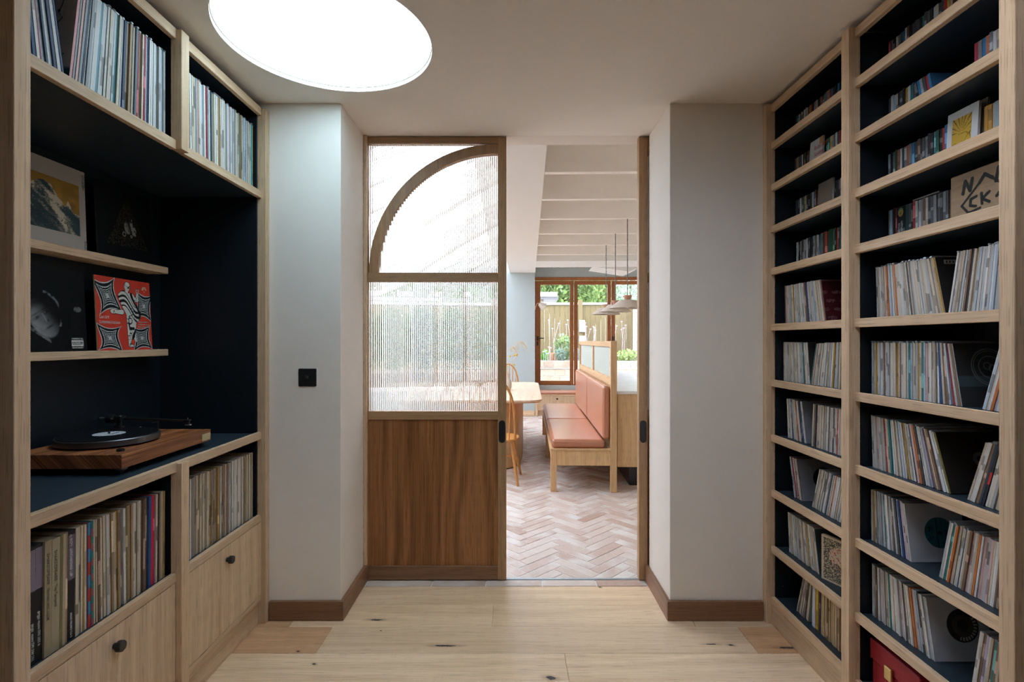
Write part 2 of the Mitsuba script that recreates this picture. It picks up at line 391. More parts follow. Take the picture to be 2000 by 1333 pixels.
def sliding_door(name, label, mirror):
    d = thing(name, label, None, None, 'structure')
    s = -1.0 if mirror else 1.0
    x_lead = 0.724 if mirror else -0.0325                # the leading edge
    X = lambda a: x_lead - s * a                          # distance behind the leading edge
    def bx(a0, a1, y0, y1, z0, z1, b=0.0015):
        xa, xb = sorted((X(a0), X(a1)))
        return cb(xa, xb, y0, y1, z0, z1, b)
    W = 0.90
    Y0, Y1 = 2.920, 2.965
    part(d, 'stile', bx(0, 0.049, Y0, Y1, 0.006, 2.536), 'door_oak', grain=2)
    part(d, 'stile', bx(0.79, W, Y0, Y1, 0.006, 2.536), 'door_oak', grain=2)
    for nm, z0, z1 in (('head_rail', 2.498, 2.536), ('middle_rail', 1.709, 1.760), ('lower_rail', 0.920, 0.9685), ('bottom_rail', 0.006, 0.085)):
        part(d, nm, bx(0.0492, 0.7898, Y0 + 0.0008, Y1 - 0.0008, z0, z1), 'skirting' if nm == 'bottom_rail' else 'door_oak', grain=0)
    part(d, 'lower_panel', bx(0.0492, 0.7898, Y0 + 0.009, Y1 - 0.009, 0.0852, 0.9198, 0.0005), 'door_veneer', 'darker brown veneer panel', grain=2)
    a = np.linspace(0, np.pi / 2, 33)
    ro, ri = 0.735, 0.681
    cx, cz = 0.0492, 1.7602
    pts = [(cx + ro * math.cos(t), cz + ro * math.sin(t)) for t in a] + [(cx + ri * math.cos(t), cz + ri * math.sin(t)) for t in a[::-1]]
    v, f = extrude(Polygon(pts), Y1 - Y0 - 0.004)
    w = np.stack([X(v[:, 0]), Y1 - 0.002 - v[:, 2], v[:, 1]], 1)
    if mirror: f = f[:, ::-1]
    part(d, 'arch_rail', (w, f), 'door_oak', 'quarter-circle oak rail over the glass', grain=2)
    for z0, z1 in ((1.7603, 2.4978), (0.9688, 1.7087)):
        xa, xb = sorted((X(0.0493), X(0.7897)))
        part(d, 'glass_pane', reeded(xa, xb, z0, z1, 2.9395), 'reeded_glass', 'reeded glass pane')
    hx = X(0.0245)
    slot = LineString([(0, -0.045), (0, 0.045)]).buffer(0.0185, quad_segs=8)
    hole = LineString([(0, -0.043), (0, 0.043)]).buffer(0.0135, quad_segs=8)
    m1 = extrude(slot.difference(hole), 0.0022); m2 = extrude(hole, 0.0004)
    part(d, 'flush_handle', place(join(m1, m2), (hx, Y0 - 0.0001, 0.853), (1, 0, 0), (0, 0, 1), (0, -1, 0)), 'black_metal', 'black oval flush handle')
    return d
mat('door_oak', proc(wood_fn((0.40, 0.24, 0.125), (0.30, 0.17, 0.082), (0.15, 0.075, 0.035))), 0.45, 0.4)
sliding_door('door_1', 'closed left sliding door leaf with reeded glass under a quarter arch', False)
sliding_door('door_2', 'open right sliding door leaf, mostly slid into the wall', True)
solid('trim_3', cb(XL + 0.0002, XL + 0.018, 2.9005, 2.918, BH + 0.001, H - 0.001), 'oak', 'slim oak jamb at the left edge of the sliding door', kind='structure', grain=2)

# light switch on the left pier
sw = thing('light_switch', 'small square black toggle switch on the left white pier', 'light switch')
_pl = sbox(-0.0436, -0.0436, 0.0436, 0.0436).buffer(-0.004).buffer(0.004, quad_segs=4)
part(sw, 'plate', place(extrude(_pl, 0.004), (-1.005, 2.5179, 1.1905), (1, 0, 0), (0, 0, 1), (0, -1, 0)), 'black_metal')
part(sw, 'toggle', join(lathe([(0, 0), (0.006, 0), (0.006, 0.003), (0, 0.003)], 16, (-1.005, 2.5139, 1.1905), (0, -1, 0)), tube([(-1.005, 2.511, 1.1905), (-1.007, 2.498, 1.1985)], [0.0022, 0.0034], 8)), 'dark_steel')

# ------------------------------------------------------------------ dining room shell (its own, slightly turned axes)
CZ = 2.62
BRW, BRL, JT = 0.0755, 0.302, 0.0045
df = thing('floor_dining', 'pale pink herringbone brick floor of the dining room', None, None, 'structure')
put(df, cb(-2.4, 2.7, 2.952, 9.99, -0.12, -0.0035), 'grout', dining=True)
bricks = []
R2 = math.sqrt(0.5)
region = shapely.box(-2.33, 2.955, 2.6, 9.34)
for i in range(-120, 121):
    for j in range(-60, 161):
        dd = (i - j) % 8
        if dd == 0: a0, a1, b0, b1 = i, i + 4, j, j + 1
        elif dd == 7: a0, a1, b0, b1 = i, i + 1, j, j + 4
        else: continue
        ctr = ((a0 + a1) / 2, (b0 + b1) / 2)
        cx, cy = (ctr[0] - ctr[1]) * R2 * BRW + 0.09, (ctr[0] + ctr[1]) * R2 * BRW + 2.6
        if -2.5 < cx < 2.75 and 2.75 < cy < 9.5:
            g = JT / 2 / BRW
            q = [(a0 + g, b0 + g), (a1 - g, b0 + g), (a1 - g, b1 - g), (a0 + g, b1 - g)]
            P = Polygon([((a - b) * R2 * BRW + 0.09, (a + b) * R2 * BRW + 2.6) for a, b in q])
            P2 = P.intersection(region)
            if P2.area > 2e-4 and P2.geom_type == 'Polygon':
                bricks.append((P2, cx, cy))
def in_view(b):
    v = D((np.array([[b[1], b[2], 0.0]]), None))[0][0]
    u = v[0] / v[1] * 1000
    return -60 < u < 290 and v[1] < 9.2
def brick_mesh(P, dz):
    inner = P.buffer(-0.003, join_style=2)
    if inner.is_empty or inner.geom_type != 'Polygon':
        return None
    o = np.array(shapely.geometry.polygon.orient(P).exterior.coords)[:-1]
    inn = np.array(shapely.geometry.polygon.orient(inner).exterior.coords)[:-1]
    if len(o) != len(inn):
        m = trimesh.creation.extrude_polygon(P, 0.0045 + dz, engine='earcut')
        return np.array(m.vertices) + [0, 0, -0.0045], np.array(m.faces)
    k = int(np.argmin(np.linalg.norm(inn - o[0], axis=1))); inn = np.roll(inn, -k, axis=0)
    n = len(o)
    tilt = NPR.uniform(-0.0006, 0.0006, 2)
    c = o.mean(0)
    zt = dz + (inn - c) @ tilt * 5
    v = np.vstack([np.c_[o, np.full(n, -0.0045)], np.c_[o, np.full(n, dz - 0.0025)], np.c_[inn, zt]])
    f = []
    for l in (0, 1):
        for i in range(n):
            q = (l * n + i, l * n + (i + 1) % n, (l + 1) * n + (i + 1) % n, (l + 1) * n + i)
            f += [(q[0], q[1], q[2]), (q[0], q[2], q[3])]
    for i in range(1, n - 1):
        f.append((2 * n, 2 * n + i, 2 * n + i + 1))
    return v, np.array(f)
bricks.sort(key=lambda b: (not in_view(b), b[2]))
rest_v, rest_uv = [], []
count = 0
for P, cx, cy in bricks:
    m = brick_mesh(P, NPR.uniform(-0.001, 0.001))
    if m is None: continue
    t = int(NPR.integers(0, 4000))
    if count < 300 and in_view((P, cx, cy)):
        part(df, 'brick', m, 'floor_brick', tone=t, dining=True); count += 1
    else:
        rest_v.append(m); rest_uv.append(np.tile([t + 0.5, 0.0], (len(m[0]), 1)))
key = info(f'{df}__brick_field', 'further herringbone bricks', None, None, 'stuff')
_v, _f = D(join(*rest_v))
scene[key] = mikit.ply((_v, _f), 'floor_brick', uv=np.concatenate(rest_uv))

# ceiling strip, deep white rafters under roof glass, lean-to glass roof on the left
cd = thing('ceiling_dining', 'white dining room ceiling with deep rafters below roof glass', None, None, 'structure')
put(cd, join(cb(-0.25, 0.215, 3.02, 9.36, CZ, CZ + 0.36), cb(0.215, 2.7, 8.03, 8.70, CZ, CZ + 0.36), cb(0.215, 2.7, 3.02, 3.16, CZ, CZ + .36)), 'dining_paint', dining=True)
for y in (3.80, 4.52, 5.245, 5.97, 6.69, 7.41):
    part(cd, 'rafter', cb(0.216, 2.60, y, y + 0.055, CZ, CZ + 0.299, 0.003), 'ceiling_paint', dining=True)
_g = [(1.18, CZ + 0.02), (2.0, CZ + 0.02), (1.80, CZ - 0.075)]
_v, _f = extrude(Polygon(_g), 0.6)
part(cd, 'gusset', (np.stack([_v[:, 0], 9.33 - _v[:, 2], _v[:, 1]], 1), _f), 'dining_paint', 'white V-shaped downstand', dining=True)
part(cd, 'upper_panel', cb(0.215, 2.7, 8.70, 10.05, CZ + 0.30, CZ + 0.36), 'dining_paint', dining=True)
lt = thing('window_3', 'sloping lean-to glass roof with white bars at the left', None, None, 'structure')
SL = 0.43
zt = lambda x: 3.02 + SL * (x + 0.25)
put(lt, (np.array([[-2.3, 3.05, zt(-2.3) + .1], [-0.25, 3.05, zt(-0.25) + .1], [-0.25, 9.4, zt(-0.25) + .1], [-2.3, 9.4, zt(-2.3) + .1]]), np.array([[0, 1, 2], [0, 2, 3]])), 'pane_glass', dining=True)
for y in (3.3, 4.15, 5.0, 5.9, 6.8, 7.7, 8.6, 9.32):
    v, f = cb(-2.3, -0.25, y, y + 0.07, -0.14, 0.10)
    v = v.copy(); v[:, 2] += zt(v[:, 0]) - 0.01
    part(lt, 'glazing_bar', (v, f), 'dining_paint', dining=True)
solid('roof_dining', cb(0.2, 2.75, 3.02, 8.72, CZ + 0.30, CZ + 0.37), 'dining_paint', 'closed white ceiling panel above the rafters', kind='structure', dining=True)
solid('wall_dining_left', cb(-2.45, -2.31, 3.05, 9.5, 0, 2.22), 'dining_paint', 'white boundary wall along the left of the dining room', kind='structure', dining=True)
solid('wall_dining_right', cb(2.61, 2.75, 3.05, 10.05, 0, CZ + 0.36), 'dining_paint', 'white wall along the right of the dining room', kind='structure', dining=True)
fw = thing('wall_dining_far', 'pale wall at the garden end of the dining room', None, None, 'structure')
put(fw, join(cb(-0.72, 0.21, 9.36, 9.46, 0, CZ + 0.36), cb(0.10, 0.21, 9.46, 10.05, 0, CZ + .36), cb(0.21, 2.62, 9.95, 10.05, 2.605, CZ + 0.36), cb(-2.31, -0.72, 9.36, 9.46, 0, 0.45),
              cb(-2.31, -2.02, 9.36, 9.46, 0.45, 2.15), cb(0.21, 2.62, 9.86, 10.04, 0.0, 0.515)), 'pale_blue_paint', dining=True)
bb = thing('baseboard_far', 'oak baseboard under the far dining room wall', None, None, 'structure')
part(bb, 'board', cb(-0.72, 0.205, 9.342, 9.3598, 0.001, 0.098), 'oak', grain=0, dining=True)

# garden doors of three red timber leaves
wn = thing('window_1', 'folding garden doors with reddish timber frames', None, None, 'structure')
put(wn, join(cb(0.211, 2.6, 9.93, 9.99, 2.545, 2.604), cb(0.211, 2.6, 9.93, 9.99, 0.516, 0.528)), 'red_timber', grain=0, dining=True)
bnd = [0.214, 0.969, 1.690, 2.405]
for i in range(3):
    x0, x1 = bnd[i] + 0.004, bnd[i + 1] - 0.008
    sl = 0.105 if i == 0 else 0.066
    lf = f'{wn}__leaf' if i == 0 else f'{wn}__leaf_{i:03d}'
    put(lf, join(cb(x0, x0 + sl, 9.935, 9.985, 0.530, 2.535), cb(x1 - 0.068, x1, 9.935, 9.985, 0.530, 2.535)), 'red_timber', grain=2, dining=True)
    part(lf, 'rail', cb(x0 + sl, x1 - 0.068, 9.937, 9.983, 2.462, 2.535), 'red_timber', grain=0, dining=True)
    part(lf, 'rail', cb(x0 + sl, x1 - 0.068, 9.937, 9.983, 0.530, 0.598), 'red_timber', grain=0, dining=True)
    part(lf, 'pane', (np.array([[x0 + sl, 9.96, 0.598], [x1 - 0.068, 9.96, 0.598], [x1 - 0.068, 9.96, 2.462], [x0 + sl, 9.96, 2.462]]), np.array([[0, 1, 2], [0, 2, 3]])), 'pane_glass', dining=True)
    if i == 0:
        part(lf, 'lever_handle', join(cb(x0 + 0.035, x0 + 0.065, 9.925, 9.9345, 1.38, 1.46), cb(x0 + 0.035, x0 + 0.065, 9.925, 9.9345, 1.28, 1.36), cb(x0 + 0.04, x0 + 0.17, 9.885, 9.90, 1.415, 1.432), cb(x0 + 0.043, x0 + 0.058, 9.885, 9.93, 1.415, 1.432)), 'black_metal', 'black lever handle', dining=True)
    if i == 2:
        part(lf, 'lever_handle', join(cb(x0 + 0.01, x0 + 0.035, 9.90, 9.9345, 1.30, 1.46)), 'black_metal', 'black handle', dining=True)
w2 = thing('window_2', 'fixed garden window at the far left of the dining room', None, None, 'structure')
put(w2, join(cb(-2.02, -0.72, 9.37, 9.44, 0.45, 0.52), cb(-2.02, -0.72, 9.37, 9.44, 2.10, 2.16), cb(-2.02, -1.96, 9.37, 9.44, 0.52, 2.10), cb(-0.78, -0.72, 9.37, 9.44, 0.52, 2.10)), 'white_plastic', dining=True)
part(w2, 'pane', (np.array([[-1.96, 9.4, 0.52], [-0.78, 9.4, 0.52], [-0.78, 9.4, 2.10], [-1.96, 9.4, 2.10]]), np.array([[0, 1, 2], [0, 2, 3]])), 'pane_glass', dining=True)
part(w2, 'gable_pane', (np.array([[-2.3, 9.4, 2.16], [-0.72, 9.4, 2.16], [-0.72, 9.4, zt(-0.72) + .09], [-2.3, 9.4, zt(-2.3) + .09]]), np.array([[0, 1, 2], [0, 2, 3]])), 'pane_glass', dining=True)
# ------------------------------------------------------------------ left shelving unit
lu = thing('shelving_unit', 'built-in oak and dark navy shelving with a turntable niche and drawers, left wall', 'shelving unit')
xf, xl, xi, xb = -1.193, -1.213, -1.233, -1.700
YA, YB, YC, YD, YE, YF = 1.226, 1.270, 1.849, 1.893, 2.478, 2.516
part(lu, 'side_panel', cb(-1.73, xf, YA, YB, 0.001, 2.497), 'oak', grain=2)
part(lu, 'side_panel', cb(xi, xf, YE, YF, 0.001, 2.497), 'oak', grain=2)
part(lu, 'lining', cb(-1.715, xi - 0.0005, YE - 0.002, YF, 0.001, 2.497), 'navy', 'dark navy lining')
part(lu, 'lining', cb(-1.70, xi - 0.0005, YB + 0.0002, YB + 0.004, 0.12, 2.48), 'navy', 'dark navy lining')
part(lu, 'back_panel', cb(-1.73, xb, YB, YE - 0.003, 0.001, 2.497), 'navy', 'dark navy back panel')
part(lu, 'divider', cb(xi, xf, YC, YD, 2.064, 2.497), 'oak', grain=2)
part(lu, 'divider', cb(xi, xf, YC, YD, 0.001, 0.9275), 'oak', grain=2)
part(lu, 'partition', cb(xb, xi - 0.0005, YC + 0.004, YD - 0.004, 2.0925, 2.48), 'navy')
part(lu, 'partition', cb(xb, xi - 0.0005, YC + 0.004, YD - 0.004, 0.12, 0.895), 'navy')
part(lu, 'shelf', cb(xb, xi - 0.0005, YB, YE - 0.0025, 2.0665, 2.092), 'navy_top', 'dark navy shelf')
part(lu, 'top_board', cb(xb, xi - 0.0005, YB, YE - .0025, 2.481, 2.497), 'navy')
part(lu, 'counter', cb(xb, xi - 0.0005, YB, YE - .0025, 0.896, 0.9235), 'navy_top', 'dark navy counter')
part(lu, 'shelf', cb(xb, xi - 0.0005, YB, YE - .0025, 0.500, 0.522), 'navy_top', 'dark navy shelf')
part(lu, 'shelf_edge', cb(xi, xl, YB, YE, 0.895, 0.930), 'oak', grain=1)
for ya, yb in ((YB, YC), (YD, YE)):
    part(lu, 'shelf_edge', cb(xi, xl, ya, yb, 2.062, 2.097), 'oak', grain=1)
    part(lu, 'top_rail', cb(xi, xl, ya, yb, 2.462, 2.500), 'oak', grain=1)
    part(lu, 'shelf_edge', cb(xi, xl, ya, yb, 0.498, 0.530), 'oak', grain=1)
    part(lu, 'lower_rail', cb(xi, xl, ya, yb, 0.116, 0.140), 'oak', grain=1)
    part(lu, 'kickboard', cb(xi - 0.01, xl - 0.016, ya, yb, 0.001, 0.1155), 'oak', grain=1)
    dr_ = fresh(f'{lu}__drawer')
    put(dr_, cb(xi + 0.002, xl - 0.0008, ya + 0.0025, yb - 0.0025, 0.143, 0.4955, 0.001), 'oak', grain=2)
    yk = 1.5625 if ya < 1.5 else 2.18
    kn = lathe([(0, 0), (0.009, 0), (0.009, 0.010), (0.0165, 0.012), (0.0165, 0.026), (0.0145, 0.028), (0, 0.028)], 10, (xl - 0.0008, yk, 0.4385), (1, 0, 0))
    part(dr_, 'knob', kn, 'black_metal', 'black faceted knob')
for nm, z in (('ledge', 1.7115), ('ledge', 1.3320)):
    part(lu, nm, cb(xb + 0.0002, -1.600, YB + 0.004, 2.384, z - 0.030, z), 'oak', 'oak picture ledge', grain=1)
part(lu, 'cable_plate', cb(xb + 0.0002, xb + 0.006, 1.66, 1.78, 1.10, 1.19), 'black_plastic')

# ------------------------------------------------------------------ right shelving unit
ru = thing('shelving_unit', 'floor-to-ceiling oak and dark navy shelving full of singles and discs, right wall', 'shelving unit')
qf, ql, qi, qb = 1.232, 1.254, 1.274, 1.530
RA, RB, RC, RD, RE, RF = 1.2546, 1.297, 1.873, 1.917, 2.480, 2.516
part(ru, 'side_panel', cb(qf, 1.555, RA, RB, 0.001, 2.52), 'oak', grain=2)
part(ru, 'side_panel', cb(qf, qi, RE, RF, 0.001, 2.52), 'oak', grain=2)
part(ru, 'lining', cb(qi + 0.0005, 1.555, RE, RF, 0.001, 2.52), 'navy', 'dark navy lining')
part(ru, 'divider', cb(qf, qi, RC, RD, 0.001, 2.52), 'oak', grain=2)
part(ru, 'partition', cb(qi + 0.0005, qb, RC + 0.002, RD - 0.002, 0.001, 2.50), 'navy')
part(ru, 'back_panel', cb(qb, 1.555, RB, RE - 0.001, 0.001, 2.52), 'navy', 'dark navy back panel')
RZ = [2.330, 2.128, 1.926, 1.722, 1.452, 1.1825, 0.916, 0.6490, 0.378]
for ya, yb in ((RB, RC), (RD, RE)):
    part(ru, 'top_rail', cb(ql, qi, ya, yb, 2.482, 2.516), 'oak', grain=1)
    part(ru, 'top_board', cb(qi + 0.0005, qb, ya + 0.003, yb - 0.003, 2.500, 2.518), 'navy')
    for z in RZ + [0.132]:
        part(ru, 'shelf_edge', cb(ql, qi, ya, yb, z - 0.032, z), 'oak', grain=1)
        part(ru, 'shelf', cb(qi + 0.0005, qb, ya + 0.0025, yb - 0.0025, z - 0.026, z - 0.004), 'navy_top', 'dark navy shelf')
    part(ru, 'kickboard', cb(ql + 0.001, qi, ya, yb, 0.001, 0.0975), 'oak', grain=1)

# ------------------------------------------------------------------ sleeves in rows
LPS = [('pale grey', (0.50, 0.51, 0.50), 9), ('cream', (0.56, 0.50, 0.40), 9), ('off-white', (0.60, 0.59, 0.56), 10), ('pale blue', (0.40, 0.47, 0.52), 6),
       ('beige', (0.44, 0.36, 0.27), 5), ('grey', (0.27, 0.28, 0.29), 4), ('tan', (0.33, 0.23, 0.13), 2), ('teal', (0.05, 0.20, 0.22), 1.5), ('navy blue', (0.03, 0.05, 0.11), 2),
       ('pale pink', (0.56, 0.38, 0.36), 2), ('slate', (0.12, 0.15, 0.19), 2), ('dark red', (0.25, 0.02, 0.025), 0.6)]
OLD = [('cream', (0.52, 0.44, 0.32), 9), ('beige', (0.42, 0.33, 0.22), 9), ('tan', (0.32, 0.21, 0.11), 7), ('brown', (0.14, 0.075, 0.04), 4), ('pale pink', (0.48, 0.36, 0.31), 3),
       ('grey', (0.24, 0.22, 0.20), 3), ('dark grey', (0.06, 0.055, 0.05), 2), ('off-white', (0.55, 0.51, 0.45), 5), ('olive', (0.16, 0.13, 0.05), 1.5), ('ochre', (0.36, 0.22, 0.06), 1.5)]
SGL = [('off-white', (0.60, 0.57, 0.52), 12), ('cream', (0.58, 0.50, 0.39), 10), ('white', (0.66, 0.66, 0.65), 8), ('beige', (0.46, 0.38, 0.29), 6), ('pale grey', (0.42, 0.43, 0.43), 6),
       ('pale blue', (0.42, 0.48, 0.54), 4), ('pale pink', (0.56, 0.39, 0.37), 3), ('brown', (0.22, 0.13, 0.08), 2.5), ('ochre', (0.48, 0.29, 0.06), 1.8), ('orange', (0.55, 0.17, 0.04), 0.9),
       ('teal', (0.03, 0.18, 0.18), 1.5), ('red', (0.38, 0.03, 0.03), 1.0), ('dark blue', (0.03, 0.08, 0.22), 1.0), ('dark grey', (0.07, 0.07, 0.075), 2), ('lilac', (0.42, 0.38, 0.50), 1)]
CDS = [('black', (0.02, 0.02, 0.022), 9), ('dark grey', (0.06, 0.065, 0.07), 7), ('grey', (0.2, 0.21, 0.22), 4), ('white', (0.55, 0.56, 0.56), 5), ('pale blue', (0.33, 0.43, 0.50), 4),
       ('blue', (0.03, 0.16, 0.34), 2), ('teal', (0.03, 0.17, 0.19), 2), ('red', (0.36, 0.03, 0.03), 1.6), ('brown', (0.13, 0.07, 0.04), 3), ('ochre', (0.40, 0.26, 0.05), 1.2), ('dark green', (0.025, 0.09, 0.05), 1.5), ('cream', (0.5, 0.45, 0.36), 2.5), ('terracotta', (0.42, 0.15, 0.09), 1)]

def ordinal(n):
    s = 'th' if 10 <= n % 100 <= 20 else {1: 'st', 2: 'nd', 3: 'rd'}.get(n % 10, 'th')
    return f'{n}{s}'

def pick(pal, rng):
    return rng.choices(pal, [p[2] for p in pal])[0]

def sleeve_mesh(t, d, h, spine, side, rng, strips=1, prints=0.5, mark=None):
    """Local frame: s 0..t across, e 0..d into the shelf, h upwards; every quad has its own colour."""
    quads = []
    def q(a, b, c, d_, col): quads.append(((a, b, c, d_), col))
    spine = np.array(spine); side = np.array(side)
    ss = np.linspace(0, t, strips + 1)
    for k in range(strips):
        s0, s1 = ss[k], ss[k + 1]
        base = np.clip(spine * rng.uniform(0.86, 1.1), 0, 0.85)
        cutsh = [0.0]
        segs = []
        if mark is not None:
            segs = mark
        elif rng.random() < prints:
            a = rng.uniform(0.06, 0.7); b = min(a + rng.uniform(0.06, 0.35), 0.97)
            dark = base.mean() > 0.2
            segs = [(0, a, None), (a, b, base * rng.uniform(0.35, 0.75) if dark else np.clip(base * 2.2 + 0.1, 0, 0.7)), (b, 1, None)]
        else:
            segs = [(0, 1, None)]
        for a, b, c in segs:
            q((s0, 0, a * h), (s1, 0, a * h), (s1, 0, b * h), (s0, 0, b * h), base if c is None else np.array(c))
    q((t, d, 0), (0, d, 0), (0, d, h), (t, d, h), side)
    q((0, d, 0), (0, 0, 0), (0, 0, h), (0, d, h), side)
    q((t, 0, 0), (t, d, 0), (t, d, h), (t, 0, h), side)
    q((0, 0, h), (t, 0, h), (t, d, h), (0, d, h), side * 0.9)
    q((0, d, 0), (t, d, 0), (t, 0, 0), (0, 0, 0), side)
    v = np.array([p for qd, _ in quads for p in qd]); c = np.array([col for _, col in quads for _ in range(4)])
    i = np.arange(len(quads))[:, None] * 4
    f = np.vstack([i + [0, 1, 2], i + [0, 2, 3]])
    return v, f, c

def to_shelf(v, side, x0, y0, z0, th, t):
    """Local sleeve frame to the world; side +1 = right unit (spines face -x), -1 = left unit."""
    s, e, h = v[:, 0], v[:, 1], v[:, 2]
    y = y0 + s * math.cos(th) + h * math.sin(th)
    z = z0 + h * math.cos(th) - s * math.sin(th) + max(0.0, t * math.sin(th)) + 0.0006
    return np.stack([x0 + side * e, y, z], 1)

FACES = {}
def row(name, cat, group, where, side, x0, z0, ya, yb, lean, pal, size, tr, start=0, film=0.0, seed=0, strips=1, prints=0.5, stuff=None, special=None, jit=0.006, what='record', gap=0.0004):
    """Sleeves standing side by side from ya to yb. lean: degrees as a function of 0..1 along the row (+ = top away from the viewer)."""
    rng = random.Random(1000 + seed)
    dirn = 1 if yb > ya else -1
    d, h = size
    y, prev, n = ya, None, start
    last = None
    while True:
        fr = abs(y - ya) / abs(yb - ya)
        if fr >= 1: break
        th = math.radians(lean(min(fr, 1.0)) + rng.uniform(-0.15, 0.15))
        t = rng.uniform(*tr)
        hh = h * rng.uniform(0.985, 1.0) if cat != 'CD' else h * rng.choice([1, 1, 1, 1, 0.99, 1.03])
        cname, ccol, _ = pick(pal, rng)
        sp = (special or {}).get(n)
        mark = None
        if sp:
            cname, ccol = sp[0], sp[1]
            t = sp[2] if len(sp) > 2 and sp[2] else t
            mark = sp[3] if len(sp) > 3 else None
        if prev is not None:
            y += dirn * max(0.0, dirn * -1 * h * (math.sin(th) - math.sin(prev))) if dirn > 0 else -max(0.0, h * (math.sin(th) - math.sin(prev)))
        prev = th
        w = t / math.cos(th) + gap
        if abs(y + dirn * w - ya) > abs(yb - ya): break
        yn = y if dirn > 0 else y - w
        x = x0 + side * rng.uniform(0, jit)
        v, f, c = sleeve_mesh(t, d, hh, ccol, np.array(ccol) * 0.85 + 0.02, rng, strips if not sp else 1, prints if not sp else 0.3, mark)
        if side < 0: f = f[:, ::-1]
        if side > 0: f = f[:, ::-1]
        V = to_shelf(v, side, x, yn, z0, th, t)
        m = trimesh.Trimesh(V, f, process=False)
        if m.volume < 0: f = f[:, ::-1]
        n += 1
        last = dict(x=x, y=yn, z=z0, th=th, t=t, h=hh, d=d, side=side)
        if stuff is not None:
            stuff.append((V, f, c))
        else:
            key = thing(name, f'{cname} {what}, {ordinal(n)} from left, {where}', cat, group)
            put(key, (V, f), 'paper', color=c)
            if rng.random() < film:
                k = hh + 0.0035 + rng.random() * 0.003
                p = np.array([(s, e, g) for s in (0, t) for e in (-0.002, d) for g in (hh + 0.0003, k)])
                fv = to_shelf(p, side, x, yn, z0, th, t)
                ff = np.array([[0, 2, 3], [0, 3, 1], [4, 5, 7], [4, 7, 6], [0, 1, 5], [0, 5, 4], [2, 6, 7], [2, 7, 3]])
                part(key, 'clear_sleeve', (fv, ff), 'film', 'clear plastic outer sleeve')
            last['key'] = key
        y += dirn * w
    last['n'] = n
    last['yend'] = y
    return last

def near_face(last):
    """The frame of the cover that faces the viewer (-y): origin at its lower left, U to the right, V up, N outwards."""
    th, sd = last['th'], last['side']
    O = to_shelf(np.array([[0, 0 if sd > 0 else last['d'], 0.0]]), sd, last['x'], last['y'], last['z'], th, last['t'])[0]
    V = np.array([0, math.sin(th), math.cos(th)]) * last['h']
    N = np.array([0, -math.cos(th), math.sin(th)])
    return O, np.array([last['d'], 0, 0]), V, N

# --- LPs, left unit
LPG = 'twelve-inch records'
W1, W2 = 'upper left shelf, near bay', 'upper left shelf, far bay'
W3, W4 = 'below the turntable, near bay', 'below the turntable, far bay'
a = row('lp_record', 'record', LPG, W1, -1, -1.238, 2.092, 1.310, 1.427, lambda f: -5.6 - 4.5 * f, LPS, (0.312, 0.312), (0.0052, 0.0085), film=0.3, seed=1,
        special={0: ('brown', (0.16, 0.08, 0.04)), 4: ('crimson', (0.32, 0.03, 0.06)), 6: ('navy blue', (0.02, 0.05, 0.10)), 2: ('dark blue', (0.02, 0.06, 0.16))}, what='LP')
a = row('lp_record', 'record', LPG, W1, -1, -1.238, 2.092, 1.4345, 1.838, lambda f: 7 * (1 - f) ** 1.3, LPS, (0.312, 0.312), (0.0062, 0.0095), film=0.55, seed=2, start=a['n'], jit=0.01,
        special={a['n']: ('pale pink and crimson', (0.60, 0.27, 0.28), 0.008), a['n'] + 4: ('navy blue', (0.02, 0.04, 0.07)), a['n'] + 27: ('dark red', (0.22, 0.012, 0.015), 0.011), a['n'] + 10: ('teal blue', (0.12, 0.25, 0.30))}, what='LP')
row('lp_record', 'record', LPG, W2, -1, -1.238, 2.092, 1.903, 2.462, lambda f: -1.6 * (1 - f), LPS, (0.312, 0.312), (0.0068, 0.0105), film=0.6, seed=3, jit=0.012,
    special={58: ('turquoise', (0.02, 0.30, 0.36), 0.010), 59: ('ochre', (0.45, 0.27, 0.06)), 22: ('navy blue', (0.02, 0.035, 0.06)), 33: ('dark blue', (0.02, 0.04, 0.10))}, what='LP')
B1 = [(0.0, 0.05, (0.012, .012, .012)), (0.05, 0.62, (0.012, .012, .012)), (0.62, 0.97, (0.20, 0.16, 0.19)), (0.97, 1, (0.012, .012, .012))]
B2 = [(0.0, 0.55, (0.012, .012, .012)), (0.55, 0.96, (0.13, 0.10, 0.115)), (0.96, 1, (0.012, .012, .012))]
CHK = [(k / 8, (k + 1) / 8, (0.40, 0.03, 0.03) if k % 2 == 0 else (0.03, 0.20, 0.36)) for k in range(8)]
CH2 = [(k / 14, (k + 1) / 14, (0.03, 0.16, 0.13) if k % 2 else (0.25, 0.08, 0.09)) for k in range(14)]
a = row('lp_record', 'record', LPG, W3, -1, -1.246, 0.522, 1.324, 1.842, lambda f: 0.8 * math.sin(f * 9), OLD, (0.312, 0.312), (0.0055, 0.0100), seed=4, jit=0.008, prints=0.65,
        special={0: ('black boxed', (0.012, 0.012, 0.012), 0.019, B1), 1: ('black boxed', (0.012, .012, .012), 0.020, B1), 2: ('tan boxed', (0.34, 0.27, 0.16), 0.021), 3: ('tan boxed', (0.30, 0.245, 0.15), 0.024),
                 7: ('black boxed', (0.012, .012, .012), 0.023, B2), 13: ('red and blue', (0.3, 0.1, 0.1), 0.009, CHK), 14: ('green chequered', (0.03, 0.14, 0.12), 0.009, CH2), 12: ('teal and white', (0.55, 0.55, 0.52), 0.007),
                 42: ('blue', (0.02, 0.075, 0.19), 0.012), 43: ('bright red', (0.52, 0.015, 0.04), 0.016), 44: ('crimson', (0.34, 0.04, 0.09), 0.008), 46: ('black and yellow', (0.03, 0.03, 0.03), 0.009)}, what='LP')
